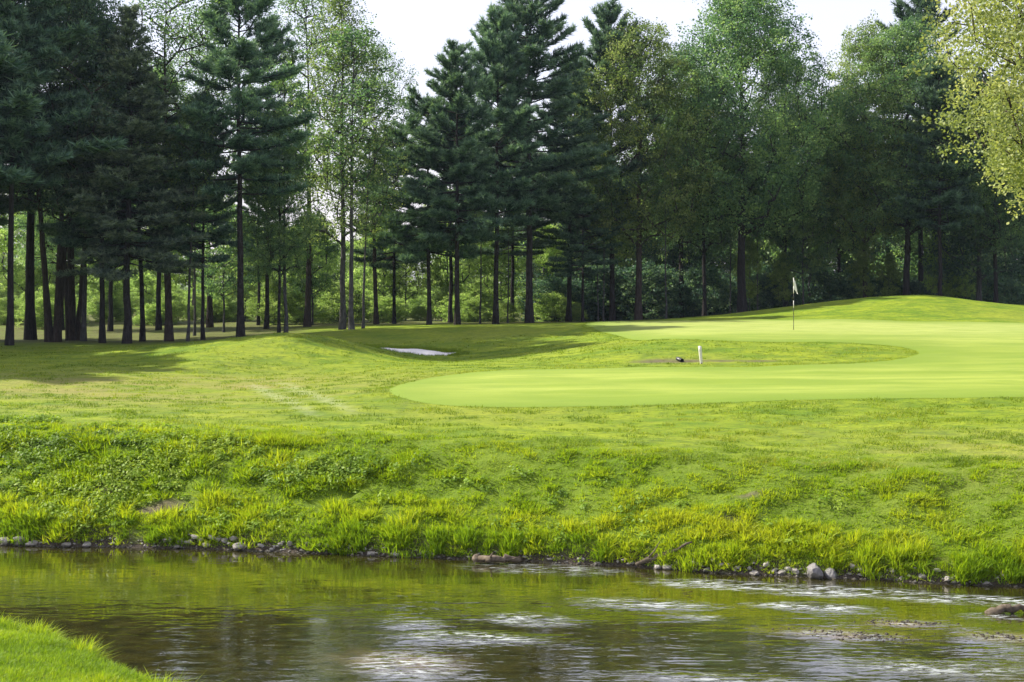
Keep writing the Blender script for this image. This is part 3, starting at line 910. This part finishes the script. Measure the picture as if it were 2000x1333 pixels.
for k in range(15):
    px = -120 + k * 84 + float(R.normal() * 18)
    ptree('sapling', px, float(R.uniform(95, 100)), float(R.uniform(360, 470)), 'young_tree', 'young sunlit tree with yellow-green leaves among the taller trunks', 'young trees under the tall ones', wide=float(R.uniform(.75, 1.0)))
for k in range(26):
    px = -250 + k * 58 + float(R.normal() * 16)
    ptree('back', px, float(R.uniform(150, 172)), float(R.uniform(430, 510)), 'broadleaf_tree', 'green tree at the back of the wood behind the sunlit shrubs', 'trees at the back of the left wood', wide=float(R.uniform(.9, 1.3)))
for k in range(32):
    px = 1090 + k * 40 + float(R.normal() * 14)
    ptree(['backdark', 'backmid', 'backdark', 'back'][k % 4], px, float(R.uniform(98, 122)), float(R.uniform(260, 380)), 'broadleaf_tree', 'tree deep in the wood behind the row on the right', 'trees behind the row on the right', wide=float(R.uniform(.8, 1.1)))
for k in range(30):
    px = 1090 + k * 40 + float(R.normal() * 14)
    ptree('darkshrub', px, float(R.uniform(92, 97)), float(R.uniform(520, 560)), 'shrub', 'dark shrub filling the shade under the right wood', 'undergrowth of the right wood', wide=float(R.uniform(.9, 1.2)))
for px, yt, lb in [
    (1465, 470, 'young yellow-green tree just right of the big broad trunk'),
    (1530, 500, 'young yellow-green tree glowing just left of the golf flag'),
    (1690, 480, 'young yellow-green tree above the left slope of the right mound'),
    (1735, 500, 'young yellow-green tree behind the crest of the right mound'),
    (1830, 460, 'taller young yellow-green tree beside the leaning dark trunk'),
    (1853, 510, 'low young yellow-green tree right of the leaning dark trunk'),
    (1885, 490, 'young yellow-green tree nearest the overhanging pale boughs')]:
    ptree('sapling', px, 90, yt, 'young_tree', lb, 'young trees in the right wood', wide=.6)

# near tree on the right: only its left boughs hang into the picture
def near_tree():
    tr, cr, H = make_broad(41, 17, .31, 8.0, 900, 190, .12, .60, .38, cut=-.5, mat_l=M_pale, prof='oval', shell=.7, bark=M_brownbark, flat=.8, droop=.10, sub=.32)
    X, Y = 20.7, 42.0
    e = empty('broadleaf_tree', (X, Y, hz1(X, Y) - .05), 0.0)
    obj('trunk', tr, e); obj('crown', cr, e)
    tag(e, 'pale yellow-green tree whose boughs hang in from the right edge', 'tree')
near_tree()

# ------------------------------------------------------------------ things on the green
def ring_mesh(name, prof, sides, material, cap=True):
    """lathe: prof = [(r, z)...]"""
    a = np.arange(sides) * 2 * math.pi / sides
    V = np.concatenate([np.stack([r * np.cos(a), r * np.sin(a), np.full(sides, z)], -1) for r, z in prof])
    Q = []
    for i in range(len(prof) - 1):
        k = np.arange(sides); k2 = (k + 1) % sides
        Q.append(np.stack([i * sides + k, i * sides + k2, (i + 1) * sides + k2, (i + 1) * sides + k], -1))
    fs = [np.concatenate(Q)]
    if cap:
        fs.append(np.array([np.arange(sides)[::-1], (len(prof) - 1) * sides + np.arange(sides)]))
    return raw_mesh(name, V, fs, [material])
M_white = plain_mat('white_paint', (.72, .72, .70), (.80, .80, .78))
M_black = plain_mat('black_paint', (.02, .02, .02), (.035, .035, .035))
M_cloth = leaf_mat('flag_cloth', [(0, (.8, .8, .8)), (1, (.8, .8, .8))], .4, (1, 1, 1), vary=0)
M_stake = plain_mat('stake_paint', (.60, .58, .48), (.75, .73, .64), 30)
M_pipe = plain_mat('black_plastic', (.012, .012, .014), (.03, .03, .034), 30, .4, .5)

def flag():
    Y = 58.0
    X = (1550 - 1000) / F * Y
    z = hz1(X, Y) + .022
    e = empty('golf_flag', (X, Y, z))
    tag(e, 'white flag hanging limp on a banded pole on the back green', 'golf flag')
    top = CH - (545 - HZ) / F * Y - z
    cuts = np.linspace(0, top, 8)
    for i in range(7):
        obj('pole_band', ring_mesh('pole_band', [(.0125, cuts[i]), (.0125, cuts[i + 1])], 10, M_white if i in (3, 5, 6) else M_black), e)
    obj('knob', ring_mesh('knob', [(.012, top), (.024, top + .012), (.024, top + .03), (.006, top + .045)], 10, M_white), e)
    obj('cup', ring_mesh('cup', [(.054, -.02), (.054, .004), (.046, .004), (.046, -.02)], 20, M_black, cap=False), e)
    # limp cloth: folds run down from the pole
    nu, nv = 13, 15
    V = []
    for j in range(nv):
        v = j / (nv - 1)
        for i in range(nu):
            u = i / (nu - 1)
            out = .14 * u * (1 - .30 * (1 - v)) + .03 * v * u
            drop = .42 * v + .20 * u ** 1.3
            fold = .045 * math.sin(u * 9 + v * 1.5) * u
            V.append((.02 + out * .85, fold, top - .02 - drop))
    f = np.array([[j * nu + i, j * nu + i + 1, (j + 1) * nu + i + 1, (j + 1) * nu + i] for j in range(nv - 1) for i in range(nu - 1)])
    V = np.array(V)
    n = len(V)
    V2 = V + np.array([0, .004, 0])
    me = raw_mesh('flag', np.r_[V, V2], [np.r_[f, f[:, ::-1] + n]], [M_cloth], dict(tint=np.full(2 * n, .5)), smooth=True)
    obj('flag', me, e)
flag()

def stake():
    X, Y, z = ground_at(1370, 711, 38)
    e = empty('marker_stake', (X, Y, z - .04))
    h = 34 / F * Y
    prof = [(0, .035), (.35, .045), (.8, .052), (1.0, .05)]
    V = []
    for t, hw in prof:
        dx = -.05 * t
        for sx, sy in ((-1, -1), (1, -1), (1, 1), (-1, 1)):
            V.append((dx + sx * hw, sy * .016, t * (h + .04)))
    V.append((-.052, 0, h + .055))
    q = [[i * 4 + k, i * 4 + (k + 1) % 4, (i + 1) * 4 + (k + 1) % 4, (i + 1) * 4 + k] for i in range(3) for k in range(4)]
    t = [[12 + k, 12 + (k + 1) % 4, 16] for k in range(4)]
    obj('board', raw_mesh('board', V, [np.array(q), np.array(t)], [M_stake]), e)
    obj('foot_peg', ring_mesh('foot_peg', [(.028, -.1), (.030, .07)], 8, M_wood), e)
    tag(e, 'short off-white marker stake leaning slightly in the grass hollow', 'stake')
    X, Y, z = ground_at(1331, 708, 38)
    e = empty('drain_pipe', (X, Y, z + .06))
    e.rotation_euler = (math.pi / 2 + .1, 0, .25)
    obj('pipe', ring_mesh('pipe', [(.06, -.35), (.06, .06), (.048, .06), (.048, -.3)], 18, M_pipe, cap=False), e)
    obj('collar', ring_mesh('collar', [(.062, .015), (.068, .02), (.068, .05), (.062, .055)], 18, M_pipe, cap=False), e)
    tag(e, 'small black pipe end poking from the soil left of the stake', 'pipe')
stake()

# ------------------------------------------------------------------ stones, logs
def rock_mesh(seed, material):
    rg = np.random.default_rng(seed)
    import bmesh
    bm = bmesh.new()
    bmesh.ops.create_icosphere(bm, subdivisions=3, radius=1)
    cuts = [(norm(rg.normal(size=3)), rg.uniform(.55, .85)) for _ in range(9)]
    for v in bm.verts:
        p = np.array(v.co)
        for nrm, d in cuts:
            k = p @ nrm - d
            if k > 0: p = p - nrm * k * .92
        p = p * (1 + .05 * rg.normal())
        v.co = p * np.array([1, .8, .62])
    me = bpy.data.meshes.new('rock')
    bm.to_mesh(me); bm.free()
    me.materials.append(material)
    return me
ROCKS = [rock_mesh(s, M_stone) for s in range(6)]
BOULDERS = [rock_mesh(s + 20, M_boulder) for s in range(2)]
def rock(px, py, wpx, label, group=None, mesh=None, tall=1.0, name='stone'):
    Y = CH * F / (py - HZ)
    X = (px - 1000) / F * Y
    if py < 1160:
        Y = float(shore_far(np.array([X]))[0]) + .10 * wpx / F * Y + (.12 * float(R.uniform(0, 1)) if wpx < 22 else 0)
        X = (px - 1000) / F * Y
    r = wpx / F * Y / 2
    o = obj(name, mesh or ROCKS[int(R.integers(6))])
    z = max(hz1(X, Y), -.04)
    o.location = (X, Y, z + r * .25 * tall)
    o.scale = (r, r * float(R.uniform(.8, 1.1)), r * tall * float(R.uniform(.85, 1.15)))
    o.rotation_euler = (float(R.normal() * .15), float(R.normal() * .15), float(R.uniform(0, 6.28)))
    return tag(o, label, 'boulder' if name == 'boulder' else 'stone', group)
GS = 'stones along the far waterline'
rock(1590, 1113, 52, 'largest grey boulder at the far waterline, right of centre', None, BOULDERS[0], 1.2, 'boulder')
rock(1622, 1110, 34, 'grey boulder half hidden in grass behind the largest one', None, BOULDERS[1], 1.25, 'boulder')
for px, py, wd, lb in [
    (9, 1062, 30, 'rounded pale stone at the left edge of the far waterline'),
    (37, 1061, 28, 'second rounded pale stone from the left edge of the far waterline'),
    (62, 1063, 26, 'third rounded pale stone from the left edge of the far waterline'),
    (128, 1067, 22, 'pale stone alone between the leftmost trio and the next one'),
    (170, 1067, 22, 'pale stone left of the darker bank stretch'),
    (470, 1071, 34, 'broad pale flat stone jutting into the still water'),
    (770, 1086, 24, 'tan stone under overhanging grass left of the dark log'),
    (724, 1084, 22, 'pale stone left of the tan stone under overhanging grass'),
    (1472, 1120, 26, 'white-topped stone left of the largest boulder'),
    (1664, 1131, 17, 'left one of the white pebble pair right of the largest boulder'),
    (1679, 1132, 17, 'right one of the white pebble pair right of the largest boulder'),
    (1283, 1110, 22, 'dark stone at the foot of the leaning branch'),
    (1305, 1110, 24, 'rounded dark stone right of the foot of the leaning branch'),
]:
    rock(px, py, wd, lb, GS)
for px in [322, 333, 346, 352, 362, 372, 380, 392, 402, 412, 425, 438, 448, 455]:
    py = float(np.interp(px, [a for a, b in _sh], [b for a, b in _sh]))
    rock(px, py - float(R.uniform(0, 7)), float(R.uniform(11, 22)), 'grey stone in the dense pile of stones left of the flat one', 'pile of stones on the left shore')
for px in [510, 530, 548, 565, 600, 622, 640, 662, 684]:
    py = float(np.interp(px, [a for a, b in _sh], [b for a, b in _sh]))
    rock(px, py - float(R.uniform(0, 4)), float(R.uniform(10, 19)), 'small pale stone in the low line right of the flat stone', 'low line of stones on the left shore')
for px in [1352, 1366, 1380, 1394, 1408, 1424, 1440, 1498, 1512, 1526, 1540, 1552]:
    py = float(np.interp(px, [a for a, b in _sh], [b for a, b in _sh]))
    rock(px, py - float(R.uniform(0, 4)), float(R.uniform(12, 20)), 'tan stone in the row left of the largest boulder', 'row of stones left of the boulder')
for px in [1800, 1830, 1850, 1900, 1925, 1960, 1985]:
    py = float(np.interp(px, [a for a, b in _sh], [b for a, b in _sh]))
    rock(px, py - 2, float(R.uniform(10, 22)), 'dark stone under the undercut bank near the right edge', 'stones under the right bank')

def log(name, pts, rad, label, cat, material=M_wood, twigs=0, seed=3):
    rg = np.random.default_rng(seed)
    P = np.array(pts, float)
    t = np.linspace(0, 1, 12)
    C = np.stack([np.interp(t, np.linspace(0, 1, len(P)), P[:, i]) for i in range(3)], -1) + rg.normal(size=(12, 3)) * rad * .35
    o = C[0].copy()
    rr = rad * (1 - .55 * t) * (1 + .12 * rg.normal(size=12))
    rr[0] *= .8
    e = empty(name, o)
    v, q = tubes([(C - o, rr)], 10)
    ends = [np.arange(10)[::-1], 110 + np.arange(10)]
    obj('stem', raw_mesh('stem', v, [q, np.array(ends)], [material], smooth=True), e)
    for k in range(twigs):
        i = int(rg.integers(2, 10))
        d = norm(rg.normal(size=3) * np.array([1, .6, .5]) + np.array([0, 0, .7])) * rg.uniform(.2, .45)
        v, q = tubes([(np.array([C[i] - o, C[i] - o + d * .5 + rg.normal(size=3) * .02, C[i] - o + d]), [rr[i] * .45, rr[i] * .3, rr[i] * .12])], 6)
        obj('twig', raw_mesh('twig', v, [q], [material], smooth=True), e)
    return tag(e, label, cat)
def sp(px, py, z):            # pixel at a known height
    Y = (CH - z) * F / (py - HZ)
    return ((px - 1000) / F * Y, Y, z)
log('log', [sp(925, 1088, .10), sp(965, 1091, .09), sp(1015, 1096, .03)], .075, 'dark log lying at the waterline below the tall grass', 'log', twigs=2)
log('branch', [sp(1243, 1102, .06), sp(1300, 1082, .22), sp(1352, 1058, .42)], .04, 'bare branch leaning from the water up into the bank grass', 'branch', twigs=3, seed=5)
log('driftwood', [sp(1930, 1196, .01), sp(1975, 1192, .05), sp(2030, 1192, .03)], .07, 'driftwood log stranded in the stream at the right edge', 'driftwood', twigs=0, seed=9)
rock(1962, 1192, 34, 'pale stone resting against the stranded driftwood log', None, None, .8)
rock(1715, 1223, 9, 'lone dark stone poking out of the stream on the right', None, None, 1.2)

def gravel(name, zs, n, label, seed):
    """low bars of small pebbles and leaf litter breaking the surface"""
    rg = np.random.default_rng(seed)
    V, Fs = [], []
    oct_ = np.array([(1, 0, 0), (0, 1, 0), (-1, 0, 0), (0, -1, 0), (0, 0, 1), (0, 0, -1)], float)
    of = np.array([(0, 1, 4), (1, 2, 4), (2, 3, 4), (3, 0, 4), (1, 0, 5), (2, 1, 5), (3, 2, 5), (0, 3, 5)])
    for px, py, rx, ry in zs:
        x, y = wpos(px, py)
        for _ in range(n):
            a = rg.normal(size=2) * .5
            r = rg.uniform(.008, .022)
            c = np.array([x + a[0] * rx * y / F, y + a[1] * ry * y * y / (CH * F) - .18 * a[0] * rx * y / F, rg.uniform(-.016, .004)])
            Fs.append(of + len(V) * 6)
            V.append(c + oct_ * r * np.array([rg.uniform(.8, 1.8), rg.uniform(.8, 1.5), .55]) + rg.normal(size=(6, 3)) * r * .15)
    o = obj(name, raw_mesh(name, np.concatenate(V), [np.concatenate(Fs)], [M_gravel]))
    return tag(o, label, 'gravel', kind='stuff')
M_gravel = stone_mat('brown_gravel', (.10, .065, .04), (.26, .18, .12))
gravel('gravel_bar', [(1640, 1238, 100, 9), (1765, 1217, 80, 6), (1965, 1245, 70, 8), (1700, 1246, 80, 6)], 240, 'brown pebbles and litter just breaking the stream surface', 3)
def shore_pebbles():
    rg = np.random.default_rng(77)
    n = 1000
    X = rg.uniform(-11, 9.5, n)
    s = np.abs(rg.normal(size=n)) * .07 - .04
    Y = shore_far(X) + s
    z = height(X, Y)
    oct_ = np.array([(1, 0, 0), (0, 1, 0), (-1, 0, 0), (0, -1, 0), (0, 0, 1), (0, 0, -1)], float)
    of = np.array([(0, 1, 4), (1, 2, 4), (2, 3, 4), (3, 0, 4), (1, 0, 5), (2, 1, 5), (3, 2, 5), (0, 3, 5)])
    r = rg.uniform(.012, .045, n)
    V = np.stack([X, Y, np.maximum(z, -.01) + r * .2], -1)[:, None] + oct_[None] * (r[:, None] * np.stack([rg.uniform(.8, 1.7, n), rg.uniform(.8, 1.3, n), rg.uniform(.5, .8, n)], -1))[:, None]
    V = V + rg.normal(size=V.shape) * r[:, None, None] * .15
    o = obj('shore_pebbles', raw_mesh('shore_pebbles', V.reshape(-1, 3), [(of[None] + np.arange(n)[:, None, None] * 6).reshape(-1, 3)], [M_stone]))
    tag(o, 'small pale pebbles strewn along the far waterline', 'pebbles', kind='stuff')
shore_pebbles()

# ------------------------------------------------------------------ grass (nobody could count it)
def blades(rg, X, Y, Z, per, hgt, wid, spread, tint, lean=.55, seg=2, wind=(.0, -.1)):
    """tufts of bent blades; arrays are per tuft"""
    n = len(X)
    k = n * per
    rep = lambda a: np.repeat(a, per)
    a = rg.uniform(0, 6.283, k)
    rr = rep(spread) * np.sqrt(rg.uniform(0, 1, k))
    bx, by, bz = rep(X) + rr * np.cos(a), rep(Y) + rr * np.sin(a), rep(Z) - .02
    h = rep(hgt) * rg.uniform(.55, 1.15, k)
    az = a + rg.normal(size=k) * .8
    ln = np.abs(rg.normal(size=k)) * lean
    dx, dy = np.cos(az) * ln + wind[0], np.sin(az) * ln + wind[1]
    face = rg.uniform(0, 6.283, k)
    sx, sy = np.cos(face), np.sin(face)
    wv = rep(wid) * rg.uniform(.7, 1.3, k) * .5
    P0 = np.stack([bx, by, bz], -1)
    S = np.stack([sx * wv, sy * wv, 0 * wv], -1)
    D = lambda u: np.stack([dx * h * u ** 1.7, dy * h * u ** 1.7, h * (u - .25 * np.minimum(ln, 1.4) * u * u)], -1)
    if seg == 1:
        V = np.stack([P0 - S, P0 + S, P0 + D(1.0)], 1).reshape(-1, 3)
        Fc = [np.arange(k * 3).reshape(-1, 3)]
        m = 3
    else:
        Md = P0 + D(.55)
        V = np.stack([P0 - S, P0 + S, Md + S * .75, Md - S * .75, P0 + D(1.0)], 1).reshape(-1, 3)
        i = np.arange(k)[:, None] * 5
        Fc = [i + np.array([0, 1, 2, 3]), i + np.array([3, 2, 4])]
        m = 5
    t = np.clip(rep(tint) + rg.normal(size=k) * .13, 0, 1)
    return V, Fc, np.repeat(t, m)

def soft(x, y):      # large soft patches of lighter and darker growth
    return np.clip((fbm(x * .5 + 9, y * .7 + 4, 3) - .5) * 2.6 + .5, 0, 1)

soil_spots = [ground_at(a, b)[:2] + (r,) for a, b, r in [(322, 988, .40), (285, 1000, .26), (1465, 968, .2), (1430, 1015, .2), (205, 955, .2), (1285, 706, .9), (1335, 707, 1.0), (1410, 706, .6), (1480, 706, .7)]]
def off_soil(X, Y):
    k = np.ones(len(X), bool)
    for x, y, r in soil_spots:
        k &= ((X - x) / r) ** 2 + ((Y - y) / (r * .5)) ** 2 > 1
    return k

def bank_grass():
    rg = np.random.default_rng(101)
    V, Fs4, Fs3, T, o_ = [], [], [], [], 0
    def add(X, Y, Z, per, h, wd, sp, tint, lean, wind):
        nonlocal o_
        v, f, t = blades(rg, X, Y, Z, per, h, wd, sp, tint, lean, wind=wind)
        V.append(v); Fs4.append(f[0] + o_); Fs3.append(f[1] + o_); T.append(t); o_ += len(v)
    # low clumpy cover over the whole slope
    n = 56000
    X = rg.uniform(-12.5, 11.5, n); s = rg.uniform(.05, 4.6, n)
    Y = shore_far(X) + s
    k = off_soil(X, Y) & (rg.uniform(0, 1, n) < (1 - .8 * sstep(3.0, 4.6, s)) * np.clip((fbm(X * 2.6 + 21, Y * 3.6, 2) - .30) * 4.5, .22 + .5 * sstep(-2, 3, X), 1))
    X, Y, s = X[k], Y[k], s[k]
    cl = np.clip((fbm(X * 3.2 + 3, Y * 4.0, 2) - .40) * 3.4, 0, 1)
    left = 1 - sstep(400, 1000, 1000 + X / Y * F)
    h = (.045 + .115 * cl ** 1.4 + .05 * left * cl) * (1 - .5 * sstep(2.3, 3.8, s)) * rg.uniform(.7, 1.25, len(X))
    h = h * (1 - .40 * sstep(.8, 1.6, s) * (1 - left))
    tint = np.clip(.22 + .36 * soft(X * 1.5, Y * 1.5) + .20 * cl + .20 * np.exp(-((s - .8) / .4) ** 2) + rg.normal(size=len(X)) * .08, 0, 1)
    v, f, t = blades(rg, X, Y, height(X, Y), 9, h, .018 + .05 * h, .05 + .4 * h, tint, 1.0, seg=1, wind=(.1, -.2))
    low = (v, f[0], t)
    # tall fringe hanging over the water
    n = 5200
    X = rg.uniform(-12.5, 11.5, n); s = .0 + np.abs(rg.normal(size=n)) * .32
    Y = shore_far(X) + s
    cl = np.clip((fbm(X * 1.5, X * 0 + 2, 2) - .30) * 2.0, 0, 1)
    cl2 = np.clip((fbm(X * 4 + 11, Y * 4, 2) - .35) * 2.5, 0, 1)
    k = (rg.uniform(0, 1, n) < .25 + .75 * cl2) & (s > .01 + .12 * (1 - cl)) & off_soil(X, Y)
    X, Y, s, cl, cl2 = X[k], Y[k], s[k], cl[k], cl2[k]
    h = (.07 + .17 * cl * cl2 + .05 * cl2) * rg.uniform(.6, 1.25, len(X)) * (1 - .4 * sstep(.4, 1.0, s))
    tint = np.clip(.16 + .40 * soft(X * 1.3, Y * 1.3) + .35 * sstep(.15, .7, s), 0, 1)
    add(X, Y, height(X, Y), 13, h, .010 + .03 * h, .04 + .25 * h, tint, .65, (.0, -.45))
    V.append(low[0]); T.append(low[2]); Fs3.append(low[1] + o_)
    o = obj('bank_grass', raw_mesh('bank_grass', np.concatenate(V), [np.concatenate(Fs4), np.concatenate(Fs3)], [M_grass], dict(tint=np.concatenate(T))))
    tag(o, 'long bright yellow-green grass covering the far stream bank', 'grass', kind='stuff')
bank_grass()

def bank_weeds():
    """leafy weeds in mounded patches, thickest on the left"""
    rg = np.random.default_rng(103)
    n = 5200
    X = rg.uniform(-12.5, 6, n)
    s = rg.uniform(.25, 5.0, n)
    Y = shore_far(X) + s
    px = 1000 + X / Y * F
    cl = fbm(X * .9 + 30, Y * 1.2 + 8, 3)
    lim = np.interp(px, [0, 250, 480, 620, 760, 1400], [.9, .85, .55, .5, .18, .04])
    smax = np.interp(px, [0, 200, 450, 700, 1400], [4.8, 4.4, 3.0, 2.4, 1.6])
    keep = (s < smax) & (rg.uniform(0, 1, n) < lim * np.clip((cl - .38) * 5, 0, 1)) & off_soil(X, Y)
    X, Y, s, cl = X[keep], Y[keep], s[keep], cl[keep]
    # the dark bushy clump on the crest
    bx, by, _ = ground_at(655, 925)
    X = np.r_[X, bx + rg.normal(size=60) * .55]; Y = np.r_[Y, by + rg.normal(size=60) * .16]; cl = np.r_[cl, np.full(60, .62)]
    Z = height(X, Y)
    per = 46
    k = len(X) * per
    size = np.repeat(.10 + .18 * np.clip((cl - .4) * 3, 0, 1) * rg.uniform(.6, 1.3, len(X)), per)
    d = unit(rg, k); d[:, 2] = np.abs(d[:, 2]) * .9
    C = np.stack([np.repeat(X, per), np.repeat(Y, per), np.repeat(Z, per)], -1) + d * (size * rg.uniform(.35, 1, k))[:, None]
    N = norm(d + np.array([0, 0, .6]) + unit(rg, k) * .6)
    U = norm(np.cross(N, unit(rg, k)))
    L = rg.uniform(.035, .085, k)
    V, Fc = leaves(rg, C, U, N, L, L * .6)
    t = np.clip(np.repeat(.25 + .5 * soft(X, Y) + rg.normal(size=len(X)) * .1, per) + rg.normal(size=k) * .12, 0, 1)
    o = obj('bank_weeds', raw_mesh('bank_weeds', V, [Fc], [M_weed], dict(tint=np.repeat(t, 4))))
    tag(o, 'leafy green weeds mounded over the left part of the far bank', 'weeds', kind='stuff')
bank_weeds()

def lawn_grass():
    rg = np.random.default_rng(105)
    n = 110000
    Y = 24 + 36 * rg.uniform(0, 1, n) ** 1.6
    X = rg.uniform(-.39, .39, n) * Y
    s = Y - shore_far(X)
    cl = fbm(X * 2.2, Y * 2.6, 3)
    keep = (s > 2.6) & ~inside(GPS, X, Y) & off_soil(X, Y) & ~inside(BPS, X, Y)
    keep &= rg.uniform(0, 1, n) < np.clip((cl - .30) * 3.0, .15, 1)
    X, Y, cl = X[keep], Y[keep], cl[keep]
    Z = height(X, Y)
    h = (.030 + .055 * np.clip((cl - .42) * 3.5, 0, 1)) * rg.uniform(.7, 1.3, len(X))
    tint = np.clip(.05 + .60 * soft(X, Y) + rg.normal(size=len(X)) * .22, 0, 1)
    V, Fc, t = blades(rg, X, Y, Z, 5, h, .016 + .0003 * Y, np.full(len(X), .09), tint, 1.1, seg=1, wind=(.1, -.1))
    o = obj('lawn_grass', raw_mesh('lawn_grass', V, Fc, [M_short], dict(tint=t)))
    tag(o, 'short mown grass of the rough between bank and green', 'grass', kind='stuff')
lawn_grass()

def collar_grass():
    """taller turf fringe along the edge of the putting green and around the bunker"""
    rg = np.random.default_rng(107)
    V, Fs, T, o_ = [], [], [], 0
    for P, cnt, h0 in ((GPS, 6500, .05), (BPS, 1800, .14)):
        Q = np.roll(P, -1, 0)
        L = np.hypot(*(Q - P).T)
        i = rg.choice(len(P), cnt, p=L / L.sum())
        u = rg.uniform(0, 1, cnt)[:, None]
        p = P[i] * (1 - u) + Q[i] * u
        nrm = np.stack([(Q - P)[i, 1], -(Q - P)[i, 0]], -1) / L[i][:, None]
        ctr_in = inside(P, *(p + nrm * .15).T)
        nrm[ctr_in] *= -1
        p = p + nrm * np.abs(rg.normal(size=(cnt, 1))) * .25
        Z = height(p[:, 0], p[:, 1])
        v, f, t = blades(rg, p[:, 0], p[:, 1], Z, 6, np.full(cnt, h0) * rg.uniform(.6, 1.2, cnt), np.full(cnt, .016), np.full(cnt, .08), np.full(cnt, .35), .5, seg=1)
        V.append(v); Fs.append(f[0] + o_); T.append(t); o_ += len(v)
    o = obj('collar_grass', raw_mesh('collar_grass', np.concatenate(V), [np.concatenate(Fs)], [M_short], dict(tint=np.concatenate(T))))
    tag(o, 'slightly longer grass fringing the putting green', 'grass', kind='stuff')
collar_grass()

def near_grass():
    rg = np.random.default_rng(109)
    V, F4, F3, T, o_ = [], [], [], [], 0
    for n, fringe in ((15000, False), (1500, True)):
        X = rg.uniform(-8.5, -2.8, n)
        d = rg.uniform(.02, 4.4, n) if not fringe else np.abs(rg.normal(size=n)) * .16 + .01
        Y = shore_near(X) - d
        k = (Y > 13.4) & (X > -.42 * Y)
        X, Y, d = X[k], Y[k], d[k]
        Z = height(X, Y)
        edge = np.exp(-(d / .5) ** 2)
        cl = np.clip((fbm(X * 2.2 + 50, Y * 2.2, 2) - .32) * 2.5, 0, 1)
        if fringe:
            h = .10 + .16 * cl * rg.uniform(.5, 1.3, len(X))
            v, f, t = blades(rg, X, Y, Z, 9, h, np.full(len(X), .011), np.full(len(X), .05), np.clip(.35 + .3 * cl, 0, 1), .75, wind=(.15, .1))
            V.append(v); F4.append(f[0] + o_); F3.append(f[1] + o_)
        else:
            h = .05 + .05 * fbm(X * 3, Y * 3, 2) + .06 * edge * cl
            tint = np.clip(.15 + .5 * soft(X * 2, Y * 2) + .12 * edge + rg.normal(size=len(X)) * .1, 0, 1)
            v, f, t = blades(rg, X, Y, Z, 13, h, np.full(len(X), .013), np.full(len(X), .07), tint, 1.0, seg=1, wind=(.1, -.1))
            V.append(v); F3.append(f[0] + o_)
        T.append(t); o_ += len(v)
    o = obj('near_bank_grass', raw_mesh('near_bank_grass', np.concatenate(V), [np.concatenate(F4), np.concatenate(F3)], [M_grass], dict(tint=np.concatenate(T))))
    tag(o, 'bright green grass of the near bank in the lower left corner', 'grass', kind='stuff')
near_grass()

# ------------------------------------------------------------------ summer haze in the air
def haze():
    x0, x1, y0, y1, z0, z1 = -420, 420, -70, 920, -1.5, 27.0
    V = [(x, y, z) for z in (z0, z1) for x, y in ((x0, y0), (x1, y0), (x1, y1), (x0, y1))]
    f = [(3, 2, 1, 0), (4, 5, 6, 7), (0, 1, 5, 4), (1, 2, 6, 5), (2, 3, 7, 6), (3, 0, 4, 7)]
    m, t = mat('haze'); g = G(t)
    pv = g.n('ShaderNodeVolumePrincipled')
    pv.inputs['Color'].default_value = (.62, .80, 1.0, 1)
    pv.inputs['Density'].default_value = HAZE
    pv.inputs['Anisotropy'].default_value = .2
    o = g.n('ShaderNodeOutputMaterial'); t.links.new(pv.outputs[0], o.inputs['Volume'])
    tag(obj('haze', raw_mesh('haze', V, [np.array(f)], [m])), 'thin pale summer haze in the air', 'haze', kind='stuff')
HAZE = .00013
haze()
